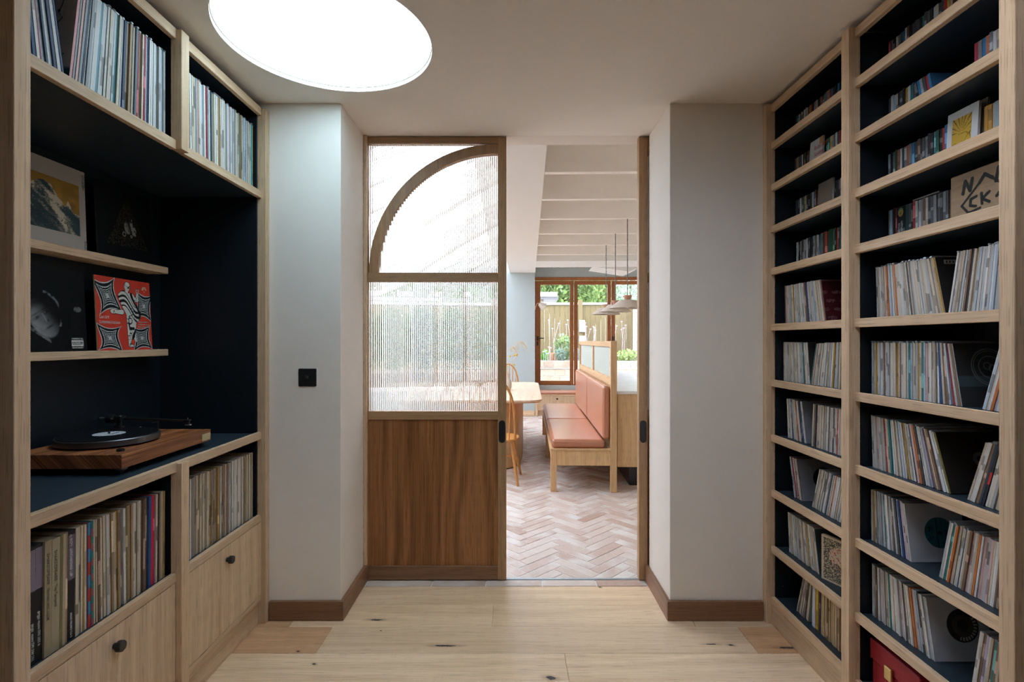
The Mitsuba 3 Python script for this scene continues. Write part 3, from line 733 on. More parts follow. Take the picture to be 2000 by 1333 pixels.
SPINES = [k for k in scene if k.startswith('lp_record') and labels.get(k, {}).get('label', '').endswith(W3)]
def spine_text(i, s, z_top, length, h, ink, dy=0.0):
    k = SPINES[i]
    v = meshkit.WRITTEN[scene[k]['filename']][0]
    xx, y0, y1 = v[:, 0].max(), v[v[:, 2] < 0.53][:, 1].min(), v[v[:, 2] < 0.53][:, 1].max()
    part(k, 'spine_lettering', place(text(s, h, 0.0003, width=length), (xx + 0.0002, (y0 + y1) / 2 - 0.32 * h + dy, z_top), (0, 0, -1), (0, 1, 0), (1, 0, 0)), ink, 'printed spine lettering')
spine_text(2, 'SHAKESPEARE', 0.800, 0.085, 0.0085, 'ink'); spine_text(2, 'Romeo and Juliet', 0.705, 0.085, 0.0085, 'ink')
spine_text(3, 'SHAKESPEARE', 0.800, 0.085, 0.0085, 'ink'); spine_text(3, 'The Tempest', 0.705, 0.06, 0.0085, 'ink')
spine_text(7, 'A BOY GROWING UP', 0.822, 0.12, 0.008, 'ink_white'); spine_text(7, 'ARGO MONO TA 5', 0.60, 0.07, 0.006, 'ink_white')
spine_text(0, 'argo', 0.632, 0.020, 0.008, 'ink_white'); spine_text(0, 'mono ZPR 250 251', 0.606, 0.07, 0.007, 'ink_white')
spine_text(1, 'argo', 0.655, 0.020, 0.008, 'ink_white'); spine_text(1, 'mono ZPR 252 4', 0.630, 0.065, 0.007, 'ink_white')
row('lp_record', 'record', LPG, W4, -1, -1.246, 0.522, 1.912, 2.464, lambda f: 1.2 * (1 - f) * f, OLD, (0.312, 0.312), (0.0068, 0.0115), seed=5, jit=0.01, prints=0.65,
    special={1: ('green', (0.05, 0.12, 0.02), 0.012), 22: ('blue and yellow', (0.5, 0.35, 0.04), 0.009, [(0, .2, (0.5, .35, .04)), (.2, .3, (.04, .09, .28)), (.3, .68, (.55, .38, .04)), (.68, 1, (.04, .09, .25))]),
             37: ('black', (0.015, 0.015, 0.016), 0.013), **{k: ('off-white', (0.55, 0.50, 0.43)) for k in range(38, 48)}}, what='LP')

# --- seven-inch singles, right unit
S7 = (0.186, 0.186)
YX = lambda u, x: x / ((u - 1000) / 1000.0)
XS = 1.306
NB = lambda X: YX(1600 + X / 4.4425, XS)
SG = 'seven-inch singles'
ORD = {'one': 'first', 'two': 'second', 'three': 'third', 'four': 'fourth', 'five': 'fifth', 'six': 'sixth', 'seven': 'seventh', 'eight': 'eighth', 'nine': 'ninth'}
def rw(k): return f'near bay, {ORD[k.split()[0]]} shelf from top, right unit'
R1a = row('vinyl_single', 'single', SG, rw('five from top'), 1, XS, RZ[4] - 0.004, NB(490), NB(1095), lambda f: 2 + 11 * f, SGL, S7, (0.0048, 0.0076), film=0.5, seed=11, what='single')
R1b = row('vinyl_single', 'single', SG, rw('five from top'), 1, XS, RZ[4] - 0.004, NB(1112), 1.309, lambda f: -10 + 7 * f, SGL, S7, (0.0055, 0.0082), film=0.5, seed=12, what='single', start=R1a['n'])
R2a = row('vinyl_single', 'single', SG, rw('six from top'), 1, XS, RZ[5] - 0.004, 1.866, NB(1250), lambda f: 0.3 + 12.5 * max(0, (f - 0.72) / 0.28), SGL, S7, (0.0055, 0.0085), film=0.4, seed=13, what='single')
R2b = row('vinyl_single', 'single', SG, rw('six from top'), 1, XS, RZ[5] - 0.004, NB(1395), 1.353, lambda f: -16, SGL, S7, (0.005, 0.008), film=0.3, seed=14, what='single', start=R2a['n'])
R3a = row('vinyl_single', 'single', SG, rw('seven from top'), 1, XS, RZ[6] - 0.004, 1.860, NB(1120), lambda f: 3 + 16 * f ** 1.4, SGL, S7, (0.005, 0.0078), film=0.3, seed=15, what='single')
R3b = row('vinyl_single', 'single', SG, rw('seven from top'), 1, XS, RZ[6] - 0.004, NB(1270), 1.332, lambda f: -18 + 8 * f, SGL, S7, (0.005, 0.0085), film=0.4, seed=16, what='single', start=R3a['n'],
          special={R3a['n'] + 4: ('dark blue', (0.03, 0.05, 0.07), 0.007), R3a['n'] + 5: ('red-tagged black', (0.02, 0.02, 0.025), 0.007, [(0, .35, (.02, .02, .025)), (.35, .55, (.5, .03, .03)), (.55, 1, (.02, .02, .025))])})
R4a = row('vinyl_single', 'single', SG, rw('eight from top'), 1, XS, RZ[7] - 0.004, 1.863, NB(795), lambda f: 1 + 9.5 * f, SGL, S7, (0.005, 0.008), seed=17, what='single')
R4b = row('vinyl_single', 'single', SG, rw('eight from top'), 1, XS, RZ[7] - 0.004, NB(1025), 1.313, lambda f: -12 + 8 * f, SGL, S7, (0.005, 0.008), film=0.4, seed=18, what='single', start=R4a['n'],
          special={R4a['n'] + 25: ('orange red', (0.42, 0.06, 0.02), 0.007), R4a['n'] + 27: ('bright orange', (0.62, 0.20, 0.03), 0.007)})
R5a = row('vinyl_single', 'single', SG, rw('nine from top'), 1, XS, RZ[8] - 0.004, 1.864, NB(1005), lambda f: 0.5 + 11.5 * f, SGL, S7, (0.0052, 0.0082), seed=19, what='single',
          special={32: ('burnt orange', (0.5, 0.14, 0.06), 0.010)})
R5b = row('vinyl_single', 'single', SG, rw('nine from top'), 1, XS, RZ[8] - 0.004, NB(1300), 1.315, lambda f: -9 + 4 * f, SGL, S7, (0.0055, 0.0085), film=0.3, seed=20, what='single', start=R5a['n'])
nsingles = sum(1 for k in labels if k.startswith('vinyl_single') and '__' not in k)
FB = lambda X: YX(1460 + X / 5.923, XS)
STUFF = []
F1 = row('x', 'single', '', '', 1, XS, RZ[4] - 0.004, FB(432), FB(905), lambda f: 2 + 10 * f, SGL, S7, (0.006, 0.009), seed=31, stuff=STUFF)
F2 = row('x', 'single', '', '', 1, XS, RZ[5] - 0.004, FB(412), FB(715), lambda f: 0.5 + 6 * f, SGL, S7, (0.006, 0.009), seed=32, stuff=STUFF)
F2b = row('x', 'single', '', '', 1, XS, RZ[5] - 0.004, FB(722), 1.925, lambda f: -14 + 13 * min(1, f * 1.5), SGL, S7, (0.006, 0.009), seed=33, stuff=STUFF)
F3 = row('x', 'single', '', '', 1, XS, RZ[6] - 0.004, FB(465), FB(670), lambda f: 4 + 8 * f, SGL, S7, (0.006, 0.009), seed=34, stuff=STUFF)
F3b = row('x', 'single', '', '', 1, XS, RZ[6] - 0.004, FB(738), 1.925, lambda f: -4 + 3 * f, SGL, S7, (0.006, 0.009), seed=35, stuff=STUFF)
F4 = row('x', 'single', '', '', 1, XS, RZ[7] - 0.004, FB(540), FB(624), lambda f: 13 + 2 * f, SGL, S7, (0.006, 0.009), seed=36, stuff=STUFF)
F4b = row('x', 'single', '', '', 1, XS, RZ[7] - 0.004, FB(738), 1.96, lambda f: -17 + 5 * f, SGL, S7, (0.006, 0.009), seed=37, stuff=STUFF)
F5 = row('x', 'single', '', '', 1, XS, RZ[8] - 0.004, FB(475), FB(835), lambda f: 4 + 8 * f, SGL, S7, (0.006, 0.009), seed=38, stuff=STUFF)
_v, _f = join(*[(v, f) for v, f, c in STUFF])
solid('vinyl_singles', (_v, _f), 'paper', 'rows of seven-inch singles on the far bay shelves of the right unit', 'single', SG, 'stuff', color=np.concatenate([c for _, _, c in STUFF]))

# bottom far shelf: a few tall paper-backed books and sleeves
TAN = [('tan', (0.42, 0.28, 0.15), 3), ('straw', (0.50, 0.38, 0.22), 3), ('brown', (0.20, 0.12, 0.07), 1)]
PK = [('dark red', (0.28, 0.05, 0.05), 1), ('grey', (0.25, 0.22, 0.2), 1), ('pale pink', (0.5, 0.4, 0.38), 1), ('cream', (0.5, 0.45, 0.36), 1)]
b0 = row('paperback', 'book', 'slim books on the bottom shelf', 'far bay, bottom shelf, right unit', 1, XS, 0.128, FB(560), FB(712), lambda f: -17 + 12 * f, PK, (0.16, 0.19), (0.006, 0.010), seed=41, what='slim book')
b1 = row('paperback', 'book', 'slim books on the bottom shelf', 'far bay, bottom shelf, right unit', 1, XS, 0.128, b0['yend'] - 0.020, 1.93, lambda f: -1.0 + f, TAN, (0.16, 0.195), (0.008, 0.012), seed=42, what='slim book', start=b0['n'],
         special={b0['n']: ('green edged', (0.04, 0.22, 0.13), 0.005), b0['n'] + 1: ('lilac white', (0.58, 0.58, 0.68), 0.020), b0['n'] + 2: ('yellow', (0.75, 0.50, 0.03), 0.022), b0['n'] + 3: ('brown', (0.2, 0.11, 0.07), 0.007), b0['n'] + 4: ('dark', (0.05, 0.04, 0.05), 0.010)})

# --- CDs, right unit
XC = 1.366
CB_ = lambda X: YX(1600 + X / 4.4425, XC)
CF = lambda X: YX(1460 + X / 5.923, XC)
CG = 'compact discs'
def cdrow(bay, k, shelf, X0, X1, seed, lean=lambda f: 0.0, start=0, special=None, pal=CDS, tr=(0.0095, 0.0115), h=0.125):
    fn = CB_ if bay == 'near' else CF
    y1 = fn(X1) if X1 is not None else (1.303 if bay == 'near' else 1.925)
    return row('compact_disc', 'CD', CG, f'{bay} bay, {ORD[k.split()[0]]} shelf from top, right unit', 1, XC, RZ[shelf] - 0.004, fn(X0), y1, lean, pal, (0.138, h), tr, seed=seed, what='CD', start=start, prints=0.75, jit=0.004, special=special)
cdrow('near', 'one from top', 0, 600, 1180, 51, h=0.128)
c2 = cdrow('near', 'two from top', 1, 598, 830, 52)
c2b = cdrow('near', 'two from top', 1, 845, 1035, 53, lambda f: 12, c2['n'])
cdrow('near', 'two from top', 1, 1338, None, 54, start=c2b['n'], special={c2b['n']: ('crimson', (0.36, 0.04, 0.07), 0.014)}, pal=[p for p in CDS if sum(p[1]) > 0.3])
c3 = cdrow('near', 'three from top', 2, 594, 1118, 55)
cdrow('near', 'three from top', 2, 1426, None, 56, start=c3['n'], pal=[('white', (.55, .55, .52), 2), ('pale blue', (.33, .42, .47), 2), ('cream', (.5, .45, .36), 2), ('ochre', (.5, .26, .05), 1)])
c4 = cdrow('near', 'four from top', 3, 594, 1190, 57, special={4: ('black boxed', (0.015, 0.02, 0.022), 0.036), 5: ('dark teal', (0.02, 0.06, 0.06), 0.014)})
cdrow('far', 'one from top', 0, 556, 1065, 61)
c6 = cdrow('far', 'two from top', 1, 530, 740, 62)
c6b = cdrow('far', 'two from top', 1, 905, None, 63, start=c6['n'], special={c6['n'] + 2: ('yellow', (0.55, 0.38, 0.04)), c6['n'] + 6: ('white', (.6, .6, .6)), c6['n'] + 8: ('red', (0.42, 0.03, 0.06), 0.014)})
c7 = cdrow('far', 'three from top', 2, 556, 792, 64)
cdrow('far', 'three from top', 2, 1000, None, 65, start=c7['n'], pal=[('white', (.55, .56, .56), 2), ('pale blue', (.33, .43, .5), 2), ('black', (.02, .02, .02), 2)])
c8 = cdrow('far', 'four from top', 3, 558, 838, 66)
cdrow('far', 'four from top', 3, 838, None, 67, start=c8['n'], h=0.128, special={c8['n']: ('turquoise', (.03, .22, .27), .012), c8['n'] + 1: ('red brown', (.25, .06, .04), .010), c8['n'] + 2: ('green and red', (.05, .12, .06), .012), c8['n'] + 3: ('red', (.38, .05, .03), .016),
      c8['n'] + 4: ('teal', (.03, .13, .12), .010), c8['n'] + 5: ('dark green', (.02, .09, .04), .026), c8['n'] + 6: ('green', (.03, .12, .06), .012)})
# ------------------------------------------------------------------ sleeves whose front shows, and other single things on the shelves
def ring(r, a, b, w=0.012):
    return sst(a - w, a, r) * (1 - sst(b, b + w, r))

def cover(last, label, fn, n=72, side_col=(0.4, 0.4, 0.4), t=0.004, cat='record', name='record_sleeve', gloss=False, size=None, ang=None, drop=0.0, texts=()):
    """One more sleeve leaning on the row's last one, its front in view."""
    th = last['th'] if ang is None else math.radians(ang)
    rng = random.Random(len(label))
    d, h = size or (last['d'], last['h'])
    y = last['y'] - t / math.cos(th) - 0.0012
    v, f, c = sleeve_mesh(t, d, h, side_col, side_col, rng, 1, 0)
    V = to_shelf(v, last['side'], last['x'], y, last['z'], th, t)
    if trimesh.Trimesh(V, f, process=False).volume < 0: f = f[:, ::-1]
    key = thing(name, label, cat)
    put(key, (V, f), 'paper', color=c)
    me = dict(last, y=y, th=th, t=t, d=d, h=h)
    O, U, W, N = near_face(me)
    m, col = art(fn, n, O, U, W, N)
    part(key, 'front_print', m, 'gloss_print' if gloss else 'paper', 'printed front', color=col)
    for s, hh, px, py, ink, w in texts:
        part(key, 'lettering', place(text(s, hh, 0.0003, width=w), O + U * px + W * py + N * 0.0009, U / np.linalg.norm(U), W / np.linalg.norm(W), N), ink, 'printed lettering')
    return me

BLK = (0.012, 0.013, 0.014)
def speck(u, v, s=40, seed=0):
    return meshkit.noise(np.stack([u * s, v * s, np.full_like(u, seed)], -1))

def disc_sleeve(paper, lab, hole=True, cx=0.5, cy=0.5, r0=0.265, extra=None):
    def fn(u, v):
        r = np.hypot(u - cx, v - cy)
        c = blend(np.broadcast_to(paper, u.shape + (3,)), np.array(lab), 1 - sst(r0 - 0.008, r0, r))
        if extra is not None: c = extra(u, v, r, c)
        return blend(c, np.array((0.01, 0.01, 0.01)), 1 - sst(0.028, 0.036, r)) if hole else c
    return fn
def teal_extra(u, v, r, c):
    for a in (0.455, 0.545): c = blend(c, np.array((0.005, 0.02, 0.025)), (np.abs(u - a) < 0.006) * (r < 0.25))
    c = blend(c, np.array((0.005, 0.03, 0.035)), ((speck(u, v, 90, 1) > 0.6) & (np.abs(u - 0.34) < 0.05) & (np.abs(v - 0.5) < 0.13) & (r < .25)) * 1.0)
    return blend(c, np.array((0.005, 0.03, 0.035)), ((speck(u, v, 90, 2) > 0.6) & (np.abs(u - 0.64) < 0.05) & (np.abs(v - 0.42) < 0.13) & (r < .25)) * 1.0)
def dark_extra(u, v, r, c):
    a = np.arctan2(v - .5, u - .5)
    c = blend(c, np.array((0.055, 0.05, 0.045)), ring(r, 0.10, 0.17) * 0.8)
    arc = ((a > -1.9) & (a < 0.75)) * ring(r, 0.185, 0.240, 0.004) * (np.sin(a * 26) > -0.2)
    return blend(c, np.array((0.42, 0.36, 0.33)), arc)

# right unit, near bay
cover(R1a, 'black single sleeve with small white barcode box, near bay fifth shelf, right unit',
      lambda u, v: blend(np.broadcast_to((0.02, 0.018, 0.017), u.shape + (3,)), np.array((0.42, 0.42, 0.42)), ((np.abs(u - 0.24) < 0.11) & (np.abs(v - 0.915) < 0.035)) * (np.where((np.abs(u - .24) < .095) & (np.abs(v - .915) < .02), np.sin(u * 330) > 0, 1))), side_col=(0.33, 0.22, 0.10))
cover(R2a, 'dark grey single sleeve with round ring emblem, near bay sixth shelf, right unit',
      lambda u, v: blend(blend(np.broadcast_to((0.030, 0.032, 0.032), u.shape + (3,)), np.array((0.055, 0.085, 0.09)), (sst(.30, .32, v) * (1 - sst(.47, .49, v)))), np.array((0.16, 0.165, 0.16)),
                         np.clip(ring(np.hypot(u - .53, v - .62), .285, .295, .006) + ring(np.hypot(u - .53, v - .62), .255, .26, .006) + ring(np.hypot(u - .53, v - .62), .17, .18, .006)
                                 + ring(np.hypot((u - .49), (v - .64)), .05, .06, .006) + ring(np.hypot((u - .57), (v - .60)), .05, .06, .006), 0, 1)), n=110, side_col=(0.3, 0.3, 0.3))
cover(R3a, 'near-black single sleeve with olive edge and round dark label, near bay seventh shelf',
      disc_sleeve((0.022, 0.019, 0.016), (0.030, 0.012, 0.012), True, 0.62, 0.55, 0.25, lambda u, v, r, c: blend(c, np.array((0.13, 0.13, 0.13)), ring(r, 0.055, 0.115, 0.006))), side_col=(0.16, 0.13, 0.02), t=0.0065, n=90)
cover(R4a, 'white single sleeve with round teal label, near bay eighth shelf, right unit', disc_sleeve((0.50, 0.51, 0.53), (0.012, 0.115, 0.14), True, 0.56, 0.5, 0.27, lambda u, v, r, c: teal_extra(u - .06, v, r, c)), n=130, side_col=(0.55, 0.55, 0.55))
cover(R5a, 'white single sleeve with round black label, near bay ninth shelf, right unit', disc_sleeve((0.46, 0.475, 0.50), (0.018, 0.018, 0.017), False, 0.55, 0.56, 0.27, lambda u, v, r, c: dark_extra(u - .05, v - .06, r, c)), n=130, side_col=(0.5, 0.5, 0.5))
# right unit, far bay
cover(F1, 'dark red single sleeve with pale lip shapes, far bay fifth shelf, right unit',
      lambda u, v: blend(np.broadcast_to((0.075, 0.010, 0.014), u.shape + (3,)), np.array((0.20, 0.10, 0.11)), ((np.hypot(((u * 3.2 + 0.5 * np.floor(v * 5)) % 1) - .5, (((v * 5) % 1) - .5) * 1.7) < .36) & (v < .82) & (speck(u, v, 60, 3) > .3)) * 0.8 + (v > .965) * .8), n=100, side_col=(0.05, 0.14, 0.15))
cover(F2, 'plain charcoal single sleeve between leaning singles, far bay sixth shelf', lambda u, v: np.broadcast_to((0.05, 0.048, 0.042), u.shape + (3,)), n=4, side_col=(0.45, 0.45, 0.40))
cover(F3, 'plain grey-blue single sleeve with small print in the corner, far bay seventh shelf',
      lambda u, v: blend(np.broadcast_to((0.22, 0.235, 0.27), u.shape + (3,)), np.array((0.4, 0.38, 0.45)), ((np.abs(u - .36) < .12) & (v < .24) & (v > .06) & (speck(u, v, 50, 4) > .5)) * 1.0), n=70, side_col=(0.5, 0.5, 0.47))
cover(F4, 'grey single sleeve with black centre hole, far bay eighth shelf, right unit',
      lambda u, v: blend(np.broadcast_to((0.23, 0.235, 0.26), u.shape + (3,)), np.array((0.006, 0.006, 0.006)), 1 - sst(0.265, 0.275, np.hypot(u - .60, v - .53))), n=100, side_col=(0.05, 0.05, 0.05))
f5 = cover(F5, 'misty green single sleeve beside the framed card, far bay ninth shelf', lambda u, v: blend(np.broadcast_to((0.07, 0.10, 0.10), u.shape + (3,)), np.array((0.03, 0.03, 0.028)), speck(u, v, 5, 5)), n=40, side_col=(0.3, 0.3, 0.28))
# upper left shelf: the line drawing on the cover of the pink LP
_first = [k for k in scene if k.startswith('lp_record') and 'pale pink and crimson' in labels.get(k, {}).get('label', '')][0]
_V = meshkit.WRITTEN[scene[_first]['filename']][0]
_lo = _V[_V[:, 2] < 2.2]; _hi = _V[_V[:, 2] > 2.2]
_O = np.array([_V[:, 0].min(), _lo[:, 1].min(), _lo[:, 2].min() + 0.0005]); _W = np.array([0, _hi[:, 1].min() - _lo[:, 1].min(), _hi[:, 2].max() - _O[2]])
_N = np.array([0, -_W[2], _W[1]]) / np.linalg.norm(_W)
_m, _c2 = art(lambda u, v: np.where((v < 0.17)[..., None], np.array((0.01, 0.06, 0.055)), np.broadcast_to((0.33, 0.31, 0.27), u.shape + (3,))), 30, _O, np.array([_V[:, 0].max() - _V[:, 0].min(), 0, 0]), _W, _N)
part(_first, 'front_print', _m, 'paper', 'beige printed cover', color=_c2)
_w = np.linalg.norm(_W)
_curve = [[(0.285, 0.31), (0.27, 0.24), (0.262, 0.215), (0.275, 0.20), (0.262, 0.185), (0.268, 0.165), (0.25, 0.15)], [(0.245, 0.31), (0.24, 0.25), (0.235, 0.22), (0.25, 0.205), (0.258, 0.21)],
          [(0.262, 0.165), (0.235, 0.172), (0.255, 0.155)], [(0.225, 0.31), (0.222, 0.24)], [(0.29, 0.09), (0.262, 0.06), (0.28, 0.05)]]
part(_first, 'drawing', place(join(strokes(_curve, 0.0016), extrude(Point(0.263, 0.222).buffer(0.004), 0.0006)), _O + _N * 0.0008, (1, 0, 0), _W / _w, _N), 'ink', 'black line drawing')

# framed Chinese-style card, far bay ninth shelf
g = thing('boxed_card', 'cream card box with black border, pagoda and red blossom drawing, far bay ninth shelf', 'card box')
ca, sa = math.cos(0.36), math.sin(0.36)
Ub = np.array([sa, -ca, 0.0]); Nb = np.array([-ca, -sa, 0.0]); Ob = np.array([1.300, 2.150, 0.3748])
Wd = 0.183
_bx = cb(0, Wd, 0, 0.186, -0.016, 0, 0.001)
put(g, place(_bx, Ob, Ub, (0, 0, 1), Nb), 'ink_cream')
def card_fn(u, v):
    c = np.broadcast_to((0.58, 0.46, 0.32), u.shape + (3,)).copy()
    inside = (u > .05) & (u < .95) & (v > .04) & (v < .95)
    arch = (np.abs(u - .55) < .36) & (v > .30) & (v < np.where(np.abs(u - .55) < .36, .62 + .22 * np.sqrt(np.clip(1 - ((u - .55) / .36) ** 2, 0, 1)), 0))
    border = inside & ~arch & (speck(u, v, 85, 6) > 0.42)
    c = blend(c, np.array((0.02, 0.018, 0.015)), border * 0.92)
    fl = arch & (np.hypot(u - .40, v - .58) < .23) & (speck(u, v, 45, 7) > 0.66)
    c = blend(c, np.array((0.45, 0.08, 0.05)), fl * 0.9)
    pag = arch & (v < .46 - .22 * (u - .2) + .05 * speck(u, v, 22, 8)) & (speck(u, v, 80, 9) > .35)
    return blend(c, np.array((0.03, 0.025, 0.02)), pag * 0.9)
_m, _c2 = art(card_fn, 130, Ob, Ub * Wd, np.array([0, 0, 0.186]), Nb)
part(g, 'front_print', _m, 'paper', 'printed front', color=_c2)

# cards among the CDs
def upright(name, label, cat, x, y_far, y_near, z, hgt, fn, n, thick=0.008, col=(0.5, 0.5, 0.48), lean=0.06, texts=()):
    key = thing(name, label, cat)
    O = np.array([x, y_far, z + 0.0005]); U = np.array([0, -1.0, 0]); V = np.array([lean, 0, 1.0]) / math.hypot(lean, 1); N = np.array([-1.0, 0, lean]) / math.hypot(lean, 1)
    w = y_far - y_near
    v, f = cb(0, w, 0.0006, hgt, -thick, 0, 0.0008)
    m = place((v, f), O, U, V, N)
    m[0][:, 2] += max(0, z + 0.0005 - m[0][:, 2].min())
    put(key, m, 'paper', color=np.broadcast_to(col, (len(v), 3)))
    if fn is not None:
        m, c = art(fn, n, O + V * 0.0006, U * w, V * (hgt - 0.0006), N)
        part(key, 'front_print', m, 'paper', 'printed front', color=c)
    for s, hh, px, py, ink, tw in texts:
        part(key, 'lettering', place(text(s, hh, 0.0004, width=tw), O + U * px + V * py + N * 0.0008, U, V, N), ink, 'printed lettering')
    return key, O, U, V, N
def rays_fn(u, v):
    inn = (u > .17) & (u < .80) & (v > .10) & (v < .84)
    c = np.broadcast_to((0.60, 0.61, 0.60), u.shape + (3,)).copy()
    c = blend(c, np.array((0.55, 0.34, 0.035)), inn * 1.0)
    a = np.arctan2(v - .52, u - .48)
    c = blend(c, np.array((0.05, 0.03, 0.01)), (inn & (v > .54) & (np.sin(a * 17 + u) > .86)) * 0.9)
    return blend(c, np.array((0.06, 0.03, 0.01)), (inn & (v < .52) & (np.abs(speck(u, v, 7, 12) - .5) < .02)) * 0.9)
upright('picture_card', 'white-bordered card with yellow sunburst picture, near bay third shelf, right unit', 'card', 1.352, CB_(1135), CB_(1405), RZ[2] - 0.004, 0.150, rays_fn, 110)
upright('slip_case', 'brown cardboard case leaning behind the sunburst card, near bay third shelf', 'card case', 1.372, CB_(1118) - .002, CB_(1418), RZ[2] - 0.004, 0.158, None, 4, col=(0.24, 0.20, 0.16))
def bots_fn(u, v):
    c = np.broadcast_to((0.50, 0.52, 0.52), u.shape + (3,)).copy()
    return blend(c, np.array((0.50, 0.26, 0.08)), ((u > .74) & (v > .78)) * 1.0)
k, O, U, V, N = upright('picture_card', 'white card with red lettering and orange corner, far bay second shelf, right unit', 'card', 1.350, CF(748), CF(898), RZ[1] - 0.004, 0.146, bots_fn, 40,
        texts=[('Botschaft', 0.018, 0.035, 0.098, 'ink_red', 0.095), ('Spaten', 0.018, 0.035, 0.070, 'ink_red', 0.065)])
upright('card_sleeve', 'plain taupe card sleeve with dark print at the foot, far bay third shelf', 'card sleeve', 1.356, CF(826), CF(998), RZ[2] - 0.004, 0.145,
        lambda u, v: blend(np.broadcast_to((0.19, 0.155, 0.12), u.shape + (3,)), np.array((0.03, 0.025, 0.02)), ((v < .30) & (v > .17) & (u > .38) & (u < .92) & (speck(u, v, 26, 14) > .42)) * 0.85), 60)
# burnt-lettered wooden box, near bay fourth shelf
wb = thing('wooden_box', 'plain wooden box with burnt lettering and diamond, near bay fourth shelf, right unit', 'box')
yw = CB_(1212)
put(wb, cb(1.340, 1.44, 1.3015, yw, RZ[3] - 0.0035, RZ[3] + 0.146, 0.002), 'oak_warm2', grain=1)
mat('oak_warm2', proc(wood_fn((0.42, 0.29, 0.17), (0.33, 0.215, 0.12), (0.18, 0.11, 0.06))), 0.6, 0.3)
def burn(lines, w): part(wb, 'burnt_mark', place(strokes(lines, w), (1.3397, yw, RZ[3]), (0, -1, 0), (0, 0, 1), (-1, 0, 0)), 'ink', 'burnt dark lettering')
burn([[(0.044, 0.085), (0.052, 0.120), (0.068, 0.088), (0.075, 0.122)], [(0.148, 0.092), (0.156, 0.128), (0.176, 0.097), (0.182, 0.130)], [(0.098, 0.102), (0.114, 0.122), (0.138, 0.104)]], 0.0095)
burn([[(0.098, 0.102), (0.040, 0.050), (0.062, 0.024), (0.10, 0.030)], [(0.138, 0.104), (0.178, 0.070), (0.160, 0.040)]], 0.0065)
burn([[(0.088, 0.066), (0.070, 0.062), (0.068, 0.044), (0.086, 0.038)], [(0.104, 0.070), (0.106, 0.040)], [(0.128, 0.068), (0.106, 0.054), (0.128, 0.040)], [(0.15, 0.05), (0.165, 0.066)]], 0.008)
_lb = [q for q in labels if q.startswith('compact_disc') and 'black boxed' in labels[q].get('label', '')]
if _lb:
    v = meshkit.WRITTEN[scene[_lb[0]]['filename']][0]
    xx, yy = v[:, 0].min() - 0.0002, (v[:, 1].min() + v[:, 1].max()) / 2
    part(_lb[0], 'spine_lettering', place(text('MEMPHIS', 0.008, 0.0003, width=0.06), (xx, yy - 0.001, RZ[3] + 0.07), (0, 0, -1), (0, -1, 0), (-1, 0, 0)), 'ink_white', 'pale spine lettering')
    part(_lb[0], 'spine_lettering', place(text('MINNIE', 0.008, 0.0003, width=0.05), (xx, yy + 0.011, RZ[3] + 0.064), (0, 0, -1), (0, -1, 0), (-1, 0, 0)), 'ink_white', 'pale spine lettering')
    m, c = art(lambda u, w: np.where((np.hypot(u - .5, w - .5) < .46)[..., None], np.where((np.abs(np.hypot(u - .5, w - .4) - .25) < .12)[..., None], np.array((.5, .33, .05)), np.where((u < .5)[..., None], np.array((.05, .28, .33)), np.array((.25, .22, .06)))), np.array((.012, .015, .018))), 40,
               np.array([xx, yy + 0.014, RZ[3] + 0.084]), np.array([0, -0.028, 0]), np.array([0, 0, 0.034]), np.array([-1.0, 0, 0]), 0.0004)
    part(_lb[0], 'spine_roundel', m, 'paper', 'yellow and blue roundel', color=c)
fb = thing('flat_booklet', 'grey booklet lying flat on top of the CDs, near bay fourth shelf', 'booklet')
_v, _f = cb(1.37, 1.47, CB_(1030), CB_(800), RZ[3] + 0.1262, RZ[3] + 0.131, 0.001)
put(fb, (_v, _f), 'paper', color=np.broadcast_to((0.26, 0.24, 0.21), (len(_v), 3)))

# red record case on the bottom near shelf
rc = thing('record_case', 'red record case with gold latch on the bottom near shelf, right unit', 'case')
ry0, ry1 = 1.630, 1.853
zb = 0.1285
part(rc, 'body', cb(1.302, 1.49, ry0, ry1 - 0.003, zb, zb + 0.094, 0.003), 'red_leatherette')
part(rc, 'lid', cb(1.298, 1.494, ry0 - 0.003, ry1, zb + 0.0945, zb + 0.168, 0.004), 'red_leatherette')
_lt = rbox(1.288, 1.2978, 1.742, 1.775, zb + 0.074, zb + 0.120, 0.003, 3)
part(rc, 'latch', _lt, 'brass', 'brass latch', smooth=40)
part(rc, 'lid_edge', join(tube([(1.2985, ry0, zb + .167), (1.2985, ry1, zb + .167)], 0.002, 6), tube([(1.2985, ry1 - .001, zb + .096), (1.2985, ry1 - .001, zb + .167)], 0.002, 6)), 'red_leatherette')

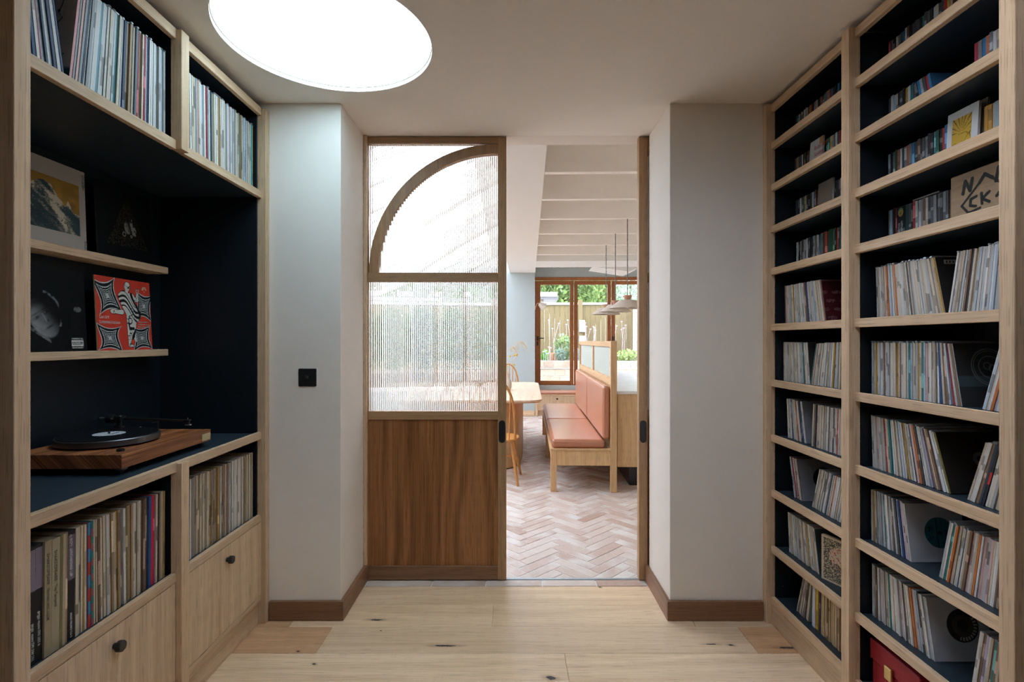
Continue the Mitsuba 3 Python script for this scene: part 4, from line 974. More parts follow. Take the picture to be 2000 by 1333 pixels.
# ------------------------------------------------------------------ the four covers on the ledges (left unit)
def ledge_cover(name, label, y0, w, h, z, fn, n, lean=0.05, gloss=False, x=-1.618, col=(0.4, 0.38, 0.34)):
    key = thing(name, label, 'record sleeve')
    L = math.hypot(lean, 1)
    O = np.array([x, y0, z + 0.0006]); U = np.array([0, 1.0, 0]); V = np.array([-lean, 0, 1.0]) / L; N = np.array([1.0, 0, lean]) / L
    m = place(cb(0, w, 0, h, -0.005, 0, 0.0006), O, U, V, N)
    m[0][:, 2] += max(0, z + 0.0004 - m[0][:, 2].min())
    put(key, m, 'paper', color=np.broadcast_to(col, (len(m[0]), 3)))
    a, c = art(fn, n, O, U * w, V * h, N, 0.0008)
    part(key, 'front_print', a, 'gloss_print' if gloss else 'paper', 'printed front', color=c)
    return key, O, U, V, N
def mountain_fn(u, v):
    c = np.broadcast_to((0.42, 0.385, 0.34), u.shape + (3,)).copy()
    pic = (u > .02) & (u < .905) & (v > .17) & (v < .80)
    p, q = (u - .02) / .885, (v - .17) / .63
    sky = blend(np.array((0.36, 0.20, 0.025)), np.array((0.22, 0.13, 0.03)), speck(p, q, 9, 21))
    r1 = 0.42 + 0.43 * np.exp(-((p - .52) / .20) ** 2) + 0.25 * np.exp(-((p - .30) / .16) ** 2) + .05 * (speck(p, q * 0, 18, 22) - .5)
    r2 = 0.36 + .27 * np.exp(-((p - .83) / .055) ** 2) - .25 * (p - .8) + .06 * (speck(p, q * 0, 26, 23) - .5)
    mtn = q < np.maximum(r1, r2)
    slope = speck(p * 1.0 + q * .8, q * .35, 14, 24) * .62 + speck(p - q, p + q, 44, 25) * .26 + .12 * np.sin((p - .52) * 9)
    depth = np.clip((np.maximum(r1, r2) - q) * 1.3, 0, 1)
    rock = blend(np.array((0.03, 0.065, 0.07)), np.array((0.52, 0.49, 0.38)), sst(.34, .56, slope) * (1 - .75 * sst(.55, .95, depth)))
    rock = blend(rock, np.array((0.012, 0.035, 0.04)), sst(.45, .8, depth) * .6)
    rock = blend(rock, np.array((0.015, 0.02, 0.02)), (np.abs(slope - .5) < .03) * .8)
    return np.where(pic[..., None], np.where(mtn[..., None], rock, sky), c)
k, O, U, V, N = ledge_cover('record_sleeve', 'white-bordered record sleeve with snowy mountain under an ochre sky, upper ledge', 1.648, 0.300, 0.298, 1.7115, mountain_fn, 200, lean=0.035)
part(k, 'lettering', place(text('CRUISER', 0.011, 0.0003, width=0.056), O + U * 0.287 + V * 0.286 + N * 0.001, -V, U, N), 'ink', 'printed lettering')
part(k, 'lettering', place(text('BERLIN', 0.008, 0.0003, width=0.030), O + U * 0.290 + V * 0.036 + N * 0.001, -V, U, N), 'ink', 'printed lettering')
def face_shape(u, v, cx, cy, s, tilt, skin, dark):
    """A generic face lit from one side: cheek, brow shade, eyes, nose, mouth."""
    ct, st_ = math.cos(tilt), math.sin(tilt)
    x, y = ((u - cx) * ct + (v - cy) * st_) / s, (-(u - cx) * st_ + (v - cy) * ct) / s
    m = 1 - sst(.86, 1.0, np.hypot(x / .70, y))
    val = sst(-.45, .45, -x * .9 - .15 * y) * (0.7 + .3 * speck(x, y, 5, 31))
    val = np.maximum(val, .8 * np.exp(-((x - .02) / .07) ** 2) * ((y < .2) & (y > -.22)))
    for ex in (-.30, .24):
        val = val * (1 - .9 * np.exp(-((x - ex) / .17) ** 2 - ((y - .16) / .075) ** 2)) * (1 - .6 * np.exp(-((x - ex) / .22) ** 2 - ((y - .32) / .04) ** 2))
        val = val + .5 * np.exp(-((x - ex + .07) / .03) ** 2 - ((y - .17) / .025) ** 2)
    val = val * (1 - .85 * np.exp(-((x - .10) / .05) ** 2 - ((y + .20) / .05) ** 2)) * (1 - .8 * np.exp(-((x - .02) / .24) ** 2 - ((y + .47) / .05) ** 2))
    val = val * (1 - .8 * sst(.45, .75, y + .15 * x))
    return m, blend(np.array(dark), np.array(skin), np.clip(val, 0, 1))
def pyramid_fn(u, v):
    c = np.broadcast_to((0.0035, 0.004, 0.005), u.shape + (3,)).copy()
    tri = (v > .17 + .02 * u) & (v < .86) & (np.abs(u - .55) < .40 * (1 - (v - .17) / .72))
    c = blend(c, np.array((0.034, 0.028, 0.015)), (tri & (speck(u, v, 70, 32) > .52)) * (1 - .5 * u))
    m, f = face_shape(u, v, .55, .46, .10, .15, (0.30, 0.29, 0.27), (0.008, .008, .008))
    c = blend(c, f, m)
    hand = (np.abs((u - .60) + .35 * (v - .52)) < .018) | (np.abs((u - .63) + .15 * (v - .52)) < .015) | (np.hypot((u - .665) / .6, v - .42) < .07)
    c = blend(c, np.array((0.22, .21, .20)), (hand & (v > .36) & (v < .60) & (u > .585)) * (speck(u, v, 40, 33) > .35))
    ear = ring(np.hypot(u - .475, v - .355), .025, .031, .004) + ring(np.hypot(u - .61, v - .345), .014, .019, .004)
    return blend(c, np.array((0.3, .3, .29)), np.clip(ear, 0, 1))
ledge_cover('record_sleeve', 'black record sleeve with dim speckled triangle and a small face, upper ledge', 2.000, 0.300, 0.298, 1.7115, pyramid_fn, 170, lean=0.05, gloss=True, col=(0.05, 0.05, 0.05))
def dark_face_fn(u, v):
    c = np.broadcast_to((0.004, 0.0055, 0.0062), u.shape + (3,)).copy()
    m, f = face_shape(u, v, .42, .40, .27, 0.55, (0.26, .265, .26), (0.005, .006, .007))
    c = blend(c, f, m)
    strand = ring(np.hypot(u - .36, v - .42), .285, .30, .012) * sst(.35, .7, speck(u, v, 30, 35)) * (u > .42) * (v > .3) * .8
    c = blend(c, np.array((0.16, .165, .165)), strand)
    c = blend(c, np.array((0.13, .13, .13)), (np.hypot((u - .88) / 1.6, v - .52) < .035) * speck(u, v, 40, 36))
    hand = ((np.abs(v - .24 + .6 * (u - .3)) < .02) | (np.abs(v - .30 + .6 * (u - .3)) < .015)) & (u < .5) & (u > .1)
    return blend(c, np.array((0.2, .2, .2)), hand * speck(u, v, 30, 37))
k, O, U, V, N = ledge_cover('record_sleeve', 'near-black record sleeve with half-lit face and small advisory box, lower ledge', 1.650, 0.300, 0.298, 1.332, dark_face_fn, 150, lean=0.05, gloss=True, col=(0.03, 0.03, 0.03))
_b = sbox(0, 0, 0.052, 0.022)
part(k, 'advisory_box', place(extrude(_b, 0.0002), O + U * 0.232 + V * 0.018 + N * 0.0009, U, V, N), 'ink_white', 'white advisory box')
part(k, 'lettering', place(text('PARENTAL', 0.0055, 0.0002, True, 0.050), O + U * 0.233 + V * 0.043 + N * 0.0009, U, V, N), 'ink_white')
part(k, 'lettering', place(text('ADVISORY', 0.012, 0.0002, True, 0.049), O + U * 0.2335 + V * 0.023 + N * 0.0012, U, V, N), 'ink')
part(k, 'lettering', place(text('EXPLICIT CONTENT', 0.0045, 0.0002, True, 0.050), O + U * 0.233 + V * 0.010 + N * 0.0009, U, V, N), 'ink_white')

def pincushion(x, y, c=0.30):
    """Level of a concave-sided square: 1 on the outline through (+-1, +-1)."""
    a, b = np.maximum(np.abs(x), np.abs(y)), np.minimum(np.abs(x), np.abs(y))
    return (a + np.sqrt(np.maximum(a * a - 4 * (1 - c) * c * b * b, 0))) / (2 * (1 - c))
def red_fn(u, v):
    c = np.broadcast_to((0.60, 0.050, 0.028), u.shape + (3,)).copy()
    K = np.array((0.008, .009, .012)); W = np.array((0.50, .52, .50)); RED = np.array((0.60, 0.050, 0.028))
    for cx, cy, sx, sy, rot in ((.20, .74, .185, .235, .12), (.865, .64, .16, .20, -.12), (.21, .165, .20, .175, -.10), (.80, .17, .185, .175, .08)):
        dx, dy = u - cx, v - cy
        x, y = (dx * math.cos(rot) + dy * math.sin(rot)) / sx, (-dx * math.sin(rot) + dy * math.cos(rot)) / sy
        x = x + .16 * np.sin(y * 2.2) * (cx < .5)
        l = pincushion(x, y)
        c = np.where((l < 1.10)[..., None], W, c)
        for l0, l1 in ((1.0, .74), (.64, .50), (.43, .33), (.27, .19)):
            c = np.where(((l < l0) & (l > l1))[..., None], K, c)
    WH = np.array((0.60, 0.58, 0.52))
    def seg(ax, ay, bx, by, ra, rb):
        t = np.clip(((u - ax) * (bx - ax) + (v - ay) * (by - ay)) / ((bx - ax) ** 2 + (by - ay) ** 2), 0, 1)
        return np.hypot(u - ax - t * (bx - ax), v - ay - t * (by - ay)) < ra + t * (rb - ra)
    torso = seg(.49, .735, .66, .52, .10, .13) | seg(.44, .75, .62, .74, .055, .07)
    skirt = seg(.62, .50, .60, .22, .10, .07)
    legs = seg(.57, .24, .56, .07, .035, .022) | seg(.64, .24, .68, .13, .035, .022) | seg(.56, .065, .63, .05, .018, .014)
    arm = seg(.66, .74, .735, .72, .035, .03) | seg(.735, .72, .745, .80, .026, .018)
    cup = (np.abs(u - .745) < .020 + .20 * np.clip(v - .82, 0, 1)) & (v > .80) & (v < .875)
    hand = np.hypot((u - .29) / 1.7, v - .535) < .033
    fore = seg(.34, .53, .44, .53, .022, .034)
    head = np.hypot((u - .555) / .82, v - .90) < .062
    neck = seg(.545, .86, .54, .79, .022, .026)
    fig = torso | skirt | legs | arm | cup | hand | fore | head | neck
    rim = np.zeros_like(fig)
    e = max(1, int(round(u.shape[0] * .006)))
    for i, j in ((e, 0), (-e, 0), (0, e), (0, -e)):
        rim |= np.roll(np.roll(fig, i, 0), j, 1)
    c = np.where((rim & ~fig)[..., None], K, c)
    c = np.where(fig[..., None], WH, c)
    fold = v + .55 * (u - .45) - .055 * np.sin((u - .42) * 17)
    ln = torso & ((np.abs(fold - .735) < .016) | (np.abs(fold - .665) < .020) | (np.abs(fold - .60) < .010) | (np.abs(fold - .80) < .006))
    side = (torso | skirt) & (np.abs((u - .70) - .08 * np.sin((v - .3) * 9)) < .022)
    sp = (skirt & (np.abs(speck(u, v, 17, 41) - .5) < .055)) | (head & (np.abs(speck(u, v, 26, 42) - .5) < .06)) | ((legs | arm | hand) & (np.abs(speck(u, v, 30, 44) - .5) < .05))
    inner = (np.abs(cup * 1.0 - 1) < .1) & (np.abs(u - .745) < .012 + .16 * np.clip(v - .82, 0, 1)) & (v > .825) & (v < .868)
    c = np.where((ln | side | sp)[..., None], K, c)
    return np.where(inner[..., None], RED, c)
k, O, U, V, N = ledge_cover('record_sleeve', 'red record sleeve with white robed figure and black swirling squares, lower ledge', 2.000, 0.303, 0.298, 1.332, red_fn, 280, lean=0.05, col=(0.5, 0.42, 0.2))
for s, hh, px, py, w in (('Carl Orff', 0.011, 0.014, 0.128, 0.048), ('CARMINA BURANA', 0.010, 0.012, 0.108, 0.108), ('CHORUS AND ORCHESTRA', 0.0045, 0.222, 0.118, 0.060), ('CONDUCTOR AND SOLOISTS', 0.0045, 0.220, 0.107, 0.066), ('SOPRANO TENOR BARITONE', 0.0045, 0.218, 0.096, 0.070)):
    part(k, 'lettering', place(text(s, hh, 0.0003, width=w), O + U * px + V * py + N * 0.0012, U, V, N), 'ink_white', 'white printed lettering')
part(k, 'emblem', place(strokes([[(0.013 * math.cos(a), 0.013 * math.sin(a)) for a in np.linspace(0, math.pi, 9)], [(0.008 * math.cos(a), 0.008 * math.sin(a)) for a in np.linspace(0, math.pi, 7)], [(-.003, -.008), (.003, -.008)]], 0.003), O + U * 0.268 + V * 0.262 + N * 0.0010, U, V, N), 'ink_cream', 'small white emblem')

# ------------------------------------------------------------------ turntable
tt = thing('turntable', 'turntable with reddish wooden plinth and black tonearm on the navy counter', 'turntable')
TZ = 0.9235
px0, px1, py0, py1, pz0, pz1 = -1.665, -1.285, 1.686, 2.184, 0.9475, 0.9945
part(tt, 'plinth', cb(px0, px1, py0, py1, pz0, pz1, 0.0015), 'teak', grain=1)
for x, y in ((-1.312, 1.716), (-1.312, 2.154), (-1.638, 1.716), (-1.638, 2.154)):
    part(tt, 'foot', lathe([(0, 0), (0.003, 0), (0.020, 0.017), (0.020, 0.0238), (0, 0.0238)], 20, (x, y, TZ + 0.0002)), 'dark_steel', 'cone-shaped metal foot')
pc = (-1.495, 1.900)
part(tt, 'platter', lathe([(0, 0), (0.150, 0), (0.158, 0.003), (0.158, 0.022), (0.155, 0.025), (0, 0.025)], 96, (pc[0], pc[1], pz1 + 0.004)), 'dark_steel', 'dark metal platter', smooth=35)
part(tt, 'sub_platter', lathe([(0.06, -0.0042), (0.06, 0.0002)], 24, (pc[0], pc[1], pz1 + 0.004)), 'black_plastic')
pzt = pz1 + 0.029
part(tt, 'spindle', lathe([(0, 0), (0.0035, 0), (0.0035, 0.010), (0.002, 0.013), (0, 0.013)], 16, (pc[0], pc[1], pzt)), 'black_metal')
part(tt, 'badge', cb(px1 + 0.0002, px1 + 0.0015, 2.122, 2.180, 0.953, 0.9815, 0.0005), 'gold_badge', 'pale gold maker plate')
part(tt, 'speed_knob', lathe([(0, 0), (0.012, 0), (0.012, 0.006), (0.007, 0.009), (0, 0.009)], 20, (-1.335, 1.746, pz1 + 0.0002)), 'black_plastic', smooth=35)
ta = f'{tt}__tonearm'
pv = np.array([-1.612, 2.105])
put(ta, tube([(-1.665, 2.108, 1.052), (-1.60, 2.105, 1.051), (-1.45, 2.101, 1.047), (-1.345, 2.098, 1.045)], [0.005, 0.0055, 0.0052, 0.004], 10), 'black_metal', smooth=True)
part(ta, 'counterweight', lathe([(0, -0.016), (0.017, -0.016), (0.019, -0.013), (0.019, 0.013), (0.017, 0.016), (0, 0.016)], 24, (-1.648, 2.107, 1.050), (1, 0, 0)), 'black_metal', smooth=35)
part(ta, 'weight_stub', lathe([(0, -0.03), (0.0045, -0.03), (0.0045, 0.0), (0, 0.0)], 12, (-1.666, 2.108, 1.052), (1, 0, 0)), 'steel')
part(ta, 'bearing', join(lathe([(0, 0), (0.020, 0), (0.020, 0.028), (0, 0.028)], 24, (pv[0], pv[1], pz1 + 0.0003)), lathe([(0, 0.028), (0.010, 0.028), (0.010, 0.062), (0, 0.062)], 20, (pv[0], pv[1], pz1 + 0.0003))), 'black_metal', smooth=35)
part(ta, 'yoke', cb(pv[0] - 0.016, pv[0] + 0.016, pv[1] - 0.018, pv[1] + 0.018, 1.043, 1.062, 0.003), 'black_metal')
part(ta, 'screw', join(lathe([(0, 0), (0.005, 0), (0.005, 0.004), (0, 0.004)], 12, (pv[0] - 0.018, pv[1] - 0.018, 1.054), (0.3, -1, 0.2)), lathe([(0, 0), (0.004, 0), (0.004, 0.006), (0, 0.006)], 12, (pv[0] + 0.014, pv[1] - 0.016, 1.060), (0, 0, 1)), lathe([(0, 0), (0.004, 0), (0.004, 0.004), (0, 0.004)], 12, (-1.585, 2.087, 1.02), (0.2, -1, 0))), 'steel')
part(ta, 'headshell', join(cb(-1.352, -1.318, 2.090, 2.106, 1.043, 1.048, 0.001), cb(-1.345, -1.322, 2.092, 2.104, 1.030, 1.0428, 0.002)), 'black_plastic')
part(ta, 'cartridge', cb(-1.338, -1.316, 2.0925, 2.1035, 1.024, 1.0298, 0.002), 'steel', 'shiny cartridge')
part(ta, 'finger_lift', tube([(-1.325, 2.094, 1.046), (-1.318, 2.082, 1.050), (-1.312, 2.072, 1.058)], [0.002, 0.0015, 0.001], 6), 'steel', 'small bright finger lift')
part(tt, 'arm_rest', join(tube([(-1.47, 2.125, pz1 + 0.0002), (-1.47, 2.125, 1.035)], 0.003, 8), tube([(-1.47, 2.125, 1.035), (-1.47, 2.09, 1.036)], 0.0025, 8)), 'black_metal')
part(tt, 'cue_lever', tube([(-1.56, 2.115, 1.012), (-1.53, 2.095, 1.016), (-1.515, 2.09, 1.018)], [0.002, 0.002, 0.0025], 8), 'steel')
vr = thing('vinyl_record', 'black vinyl record with pale label lying on the turntable', 'record')
part(vr, 'disc', lathe([(0.0036, 0), (0.1505, 0), (0.1505, 0.0018), (0.147, 0.0024), (0.055, 0.0021), (0.0036, 0.0021)], 128, (pc[0], pc[1], pzt + 0.0002)), 'vinyl', smooth=30)
_ld = np.linspace(0, 2 * np.pi, 65)[:-1]
part(vr, 'label', place(extrude(Point(0, 0).buffer(0.050, quad_segs=24).difference(Point(0, 0).buffer(0.0037)), 0.0003), (pc[0], pc[1], pzt + 0.0025), (1, 0, 0), (0, 1, 0), (0, 0, 1)), 'label_paper', 'pale grey paper label')
mat('label_paper', (0.50, 0.50, 0.52), 0.6, 0.3)
part(vr, 'label_lettering', place(text('A SIDE STEREO', 0.006, 0.0002, True, 0.055), (pc[0] + 0.022, pc[1] - 0.020, pzt + 0.0030), (-0.15, 1, 0), (-1, -0.15, 0), (0, 0, 1)), 'ink', 'printed label lettering')
# ------------------------------------------------------------------ dining furniture (dining-room coordinates)
def dpart(parent, name, mesh, bsdf, label=None, **kw):
    return part(parent, name, mesh, bsdf, label, dining=True, **kw)

be = thing('booth_bench', 'long oak bench with tan leather cushions and glazed oak screen back', 'bench')
for y in (4.655, 6.02, 7.48):
    dpart(be, 'leg', cb(0.296, 0.350, y, y + 0.05, 0.001, 0.3745), 'oak_warm', grain=2)
dpart(be, 'seat_board', cb(0.292, 0.842, 4.650, 7.545, 0.375, 0.392), 'oak_warm', grain=1)
dpart(be, 'apron', cb(0.3502, 0.8378, 4.662, 4.682, 0.239, 0.3745), 'oak_warm', grain=2)
dpart(be, 'side_rail', cb(0.30, 0.318, 4.706, 7.478, 0.30, 0.3745), 'oak_warm', grain=1)
for ya, yb in ((4.672, 5.945), (5.962, 7.40)):
    dpart(be, 'seat_cushion', rbox(0.306, 0.790, ya, yb, 0.3925, 0.472, 0.030, 5, 0.010), 'leather', 'tan leather seat cushion', smooth=50)
    dpart(be, 'back_cushion', rbox(0.768, 0.8365, ya, yb, 0.474, 0.962, 0.030, 5, 0.006), 'leather', 'tan leather back cushion', smooth=50)
dpart(be, 'post', cb(0.838, 0.893, 4.648, 4.703, 0.001, 1.370), 'oak_warm', grain=2)
dpart(be, 'post', cb(0.838, 0.893, 7.492, 7.545, 0.001, 1.370), 'oak_warm', grain=2)
dpart(be, 'top_rail', cb(0.842, 0.889, 4.7032, 7.4918, 1.316, 1.369), 'oak_warm', grain=1)
dpart(be, 'middle_rail', cb(0.842, 0.889, 4.7032, 7.4918, 0.965, 1.033), 'oak_warm', grain=1)
dpart(be, 'mullion', cb(0.842, 0.889, 6.00, 6.05, 1.0332, 1.3158), 'oak_warm', grain=2)
dpart(be, 'back_panel', cb(0.852, 0.879, 4.7032, 7.4918, 0.239, 0.9648), 'oak_warm', grain=2)
for ya, yb in ((4.7034, 5.9998), (6.0502, 7.4916)):
    dpart(be, 'glass_pane', cb(0.860, 0.866, ya, yb, 1.0332, 1.3158, 0.0005), 'frosted', 'pale green frosted glass pane')

ki = thing('kitchen_island', 'oak kitchen island with pale stone worktop behind the bench', 'kitchen island')
dpart(ki, 'body', cb(0.905, 2.05, 4.70, 7.60, 0.220, 0.8845, 0.002), 'oak_warm', grain=2)
dpart(ki, 'plinth', cb(1.05, 1.95, 4.90, 7.50, 0.001, 0.2198, 0.002), 'black_plastic')
dpart(ki, 'worktop', cb(0.898, 2.07, 4.688, 7.72, 0.885, 0.913, 0.004), 'stone_top', 'pale stone worktop')

tb = thing('dining_table', 'pale oak dining table with rounded corners and drum base, left of the bench', 'table')
def squircle(cx, cy, a, b, e, n=72):
    t = np.linspace(0, 2 * np.pi, n, endpoint=False)
    return [(cx + a * np.sign(np.cos(s)) * abs(np.cos(s)) ** (2 / e), cy + b * np.sign(np.sin(s)) * abs(np.sin(s)) ** (2 / e)) for s in t]
TCX, TCY = -0.235, 6.42
def rounded(cx, cy, a, b, r):
    return Polygon([(cx - a + r, cy - b + r), (cx + a - r, cy - b + r), (cx + a - r, cy + b - r), (cx - a + r, cy + b - r)]).buffer(r, quad_segs=14)
def loft(polys, zs):
    """Stacked outlines with equal point counts."""
    n = len(polys[0]); v = np.vstack([np.c_[np.array(p), np.full(n, z)] for p, z in zip(polys, zs)])
    f = []
    for l in range(len(polys) - 1):
        for i in range(n):
            q = (l * n + i, l * n + (i + 1) % n, (l + 1) * n + (i + 1) % n, (l + 1) * n + i)
            f += [(q[0], q[1], q[2]), (q[0], q[2], q[3])]
    c0, c1 = len(v), len(v) + 1
    v = np.vstack([v, v[:n].mean(0), v[-n:].mean(0)])
    for i in range(n):
        f += [(c0, (i + 1) % n, i), (c1, (len(polys) - 1) * n + i, (len(polys) - 1) * n + (i + 1) % n)]
    return v, np.array(f)
def outline(a, b, r, cx=TCX, cy=TCY):
    return np.array(shapely.geometry.polygon.orient(rounded(cx, cy, a, b, r)).exterior.coords)[:-1]
dpart(tb, 'top', loft([outline(0.455, 1.155, 0.155), outline(0.472, 1.172, 0.172), outline(0.472, 1.172, 0.172), outline(0.469, 1.169, 0.169)], [0.728, 0.745, 0.758, 0.761]), 'table_oak', grain=1)
mat('table_oak', proc(wood_fn((0.64, 0.50, 0.35), (0.54, 0.40, 0.26), (0.34, 0.22, 0.13))), 0.35, 0.4)
dpart(tb, 'drum_base', loft([squircle(TCX, TCY, 0.26, 0.98, 3.2)] * 2, [0.012, 0.7278]), 'oak_warm', grain=2)
dpart(tb, 'base_foot', loft([squircle(TCX, TCY, 0.245, 0.96, 3.2)] * 2, [0.001, 0.0118]), 'black_plastic')

def windsor_chair(cx, cy, facing, label):
    """facing +1: the sitter looks to +y."""
    c = thing('windsor_chair', label, 'chair', 'hoop-back chairs at the dining table')
    P = lambda x, y, z: (cx + x, cy + facing * y, z)
    t = np.linspace(0, 2 * np.pi, 48, endpoint=False)
    ol = [P(0.205 * np.sign(np.cos(s)) * abs(np.cos(s)) ** 0.75 * (1.0 + 0.06 * np.sin(s)), 0.20 * np.sign(np.sin(s)) * abs(np.sin(s)) ** 0.75, 0)[:2] for s in t]
    ol = np.array(ol); ctr = np.array([cx, cy])
    if facing < 0: ol = ol[::-1]
    sc = lambda k: ctr + (ol - ctr) * k
    dpart(c, 'seat', loft([sc(0.90), sc(0.985), sc(1.0), sc(0.99), sc(0.93), sc(0.5)], [0.398, 0.408, 0.420, 0.428, 0.4295, 0.423]), 'chair_wood', grain=1, smooth=True)
    for sx in (-1, 1):
        for yy, fy, fx in ((-0.125, -0.225, 0.20), (0.125, 0.20, 0.222)):
            dpart(c, 'leg', tube([P(sx * 0.135, yy, 0.400), P(sx * (0.135 + 0.3 * (fx - .135)), yy + .3 * (fy - yy), 0.28), P(sx * (.135 + .6 * (fx - .135)), yy + .6 * (fy - yy), 0.16), P(sx * fx, fy, 0.001)], [0.012, 0.0155, 0.0165, 0.0105], 10), 'chair_wood', grain=2, smooth=True)
        dpart(c, 'stretcher', tube([P(sx * 0.165, -0.165, 0.235), P(sx * 0.172, 0.0, 0.235), P(sx * 0.173, 0.157, 0.235)], [0.007, 0.011, 0.007], 8), 'chair_wood', grain=1, smooth=True)
    dpart(c, 'stretcher', tube([P(-0.165, 0.0, 0.235), P(0, 0.0, 0.235), P(0.165, 0.0, 0.235)], [0.007, 0.011, 0.007], 8), 'chair_wood', grain=0, smooth=True)
    hp = []
    for s in np.linspace(0, 1, 33):
        a = np.pi * s
        w = -math.cos(a) * (0.172 + 0.012 * math.sin(a))
        z = 0.425 + 0.575 * math.sin(a) ** 0.72 if 0 < s < 1 else 0.425
        hp.append(P(w, -0.155 - 0.10 * (z - 0.425) / 0.575, z))
    dpart(c, 'hoop', tube(hp, 0.0125, 10), 'chair_wood', grain=2, smooth=True)
    for k in range(6):
        x0 = -0.115 + 0.046 * k
        xt = x0 * 1.12
        zt_ = 0.425 + 0.575 * max(0.0, 1 - (xt / 0.184) ** 2) ** 0.36
        zt_ = min(zt_, 0.995)
        dpart(c, 'spindle', tube([P(x0, -0.145, 0.427), P((x0 + xt) / 2, -0.148 - .05 * (zt_ - .425) / .575, (0.425 + zt_) / 2), P(xt, -0.155 - .10 * (zt_ - .425) / .575, zt_)], [0.0055, 0.007, 0.005], 8), 'chair_wood', grain=2, smooth=True)
    return c
mat('chair_wood', proc(wood_fn((0.55, 0.26, 0.075), (0.42, 0.18, 0.045), (0.25, 0.10, 0.03))), 0.35, 0.45)
windsor_chair(-0.205, 5.045, 1, 'orange-toned hoop-back wooden chair at the near end of the dining table')
windsor_chair(-0.235, 7.93, -1, 'hoop-back wooden chair at the far end of the dining table')

va = thing('flower_vase', 'vase of dried grass plume and tiny yellow flowers on the dining table', 'vase')
vx, vy = -0.175, 6.35
dpart(va, 'vase', lathe([(0, 0.7615), (0.045, 0.7615), (0.062, 0.80), (0.060, 0.86), (0.030, 0.92), (0.024, 0.955), (0.028, 0.97), (0.024, 0.968), (0.02, 0.95), (0, 0.94)], 32, (vx, vy, 0)), 'shade_putty', smooth=40)
rg_ = np.random.default_rng(5)
def stem(pts, r=0.0015):
    dpart(va, 'stem', tube(pts, r, 5), 'straw')
mat('straw', (0.62, 0.52, 0.33), 0.7, 0.2)
mat('flower_yellow', (0.62, 0.42, 0.03), 0.7, 0.2)
for (dx, top, bend) in ((0.02, 1.36, 0.20), (-0.10, 1.34, -0.16), (-0.02, 1.30, 0.12)):
    pts = [(vx + dx * 0.2, vy, 0.95), (vx + dx, vy, 1.15), (vx + dx + bend * .35, vy, top - .04), (vx + dx + bend * .75, vy, top), (vx + dx + bend, vy, top - 0.04)]
    stem(pts)
    hv, hf = [], []
    for k in range(90):
        s = rg_.random(); b = np.array(pts[2]) * (1 - s) + np.array(pts[4]) * s + [0, 0, .045 * math.sin(math.pi * s)]
        e = b + np.array([np.sign(bend) * (0.03 + .06 * rg_.random()), rg_.normal(0, .02), -0.05 + .09 * (rg_.random() - .3) - .05 * s])
        m = tube([b, (b + e) / 2 + [0, 0, .012], e], [0.0006, 0.0005, 0.0002], 3, False)
        hv.append(m)
    dpart(va, 'grass_plume', join(*hv), 'straw', 'feathery grass plume', kind='stuff')
for k in range(7):
    x, z = vx + rg_.uniform(-0.06, 0.14), rg_.uniform(1.02, 1.22)
    stem([(vx, vy + .01, 0.95), (vx + (x - vx) * .5, vy + .01, 0.6 * z + .4 * .95), (x, vy + .012, z)], 0.001)
    dpart(va, 'flower', lathe([(0, -0.012), (0.012, -0.006), (0.014, 0.003), (0.008, 0.010), (0, 0.012)], 10, (x, vy + .012, z)), 'flower_yellow', smooth=True)

def pendant(x, y, zb, label):
    p = thing('pendant_lamp', label, 'lamp', 'pendant lamps over the island')
    dpart(p, 'shade', lathe([(0.183, 0.0), (0.185, 0.002), (0.085, 0.083), (0.0, 0.086), (0.0, 0.083), (0.083, 0.080), (0.183, 0.0)], 64, (x, y, zb)), 'shade_putty', 'shallow putty-coloured shade', smooth=35)
    dpart(p, 'cap', lathe([(0.0, 0.0865), (0.028, 0.0865), (0.047, 0.132), (0.043, 0.132), (0.026, 0.09), (0.0, 0.09)], 32, (x, y, zb)), 'shade_clay', 'clay-coloured flared cap', smooth=35)
    dpart(p, 'bulb', lathe([(0, 0.005), (0.022, 0.012), (0.03, 0.035), (0.022, 0.06), (0.012, 0.08), (0, 0.0825)], 20, (x, y, zb)), 'white_plastic', smooth=True)
    dpart(p, 'cable', tube([(x, y, zb + 0.09), (x, y, 2.2), (x, y, CZ - 0.0005)], 0.0045, 8), 'cable_grey')
mat('cable_grey', (0.14, 0.13, 0.12), 0.6, 0.3)
pendant(1.106, 5.27, 1.703, 'pendant lamp over the island, nearest of the three')
pendant(1.106, 5.995, 1.708, 'pendant lamp over the island, middle of the three')
pendant(1.106, 6.715, 1.716, 'pendant lamp over the island, farthest of the three')

wl = thing('wall_lamp', 'small putty cone wall lamp with clay arm beside the garden doors', 'lamp')
wx, wy = 0.2115, 9.40
dpart(wl, 'backplate', lathe([(0, 0), (0.04, 0), (0.04, 0.012), (0, 0.012)], 24, (wx, wy, 1.985), (1, 0, 0)), 'shade_clay', smooth=40)
dpart(wl, 'arm', tube([(wx + 0.01, wy, 1.985), (wx + 0.03, wy, 2.05), (wx + 0.055, wy, 2.065), (wx + 0.085, wy, 2.05)], 0.009, 10), 'shade_clay', smooth=40)
dpart(wl, 'shade', lathe([(0.032, 0), (0.085, 0.125), (0.083, 0.125), (0.03, 0.003), (0, 0.003), (0, 0)], 32, (wx + 0.075, wy, 2.055), (0.82, 0.0, -0.57)), 'shade_putty', smooth=40)

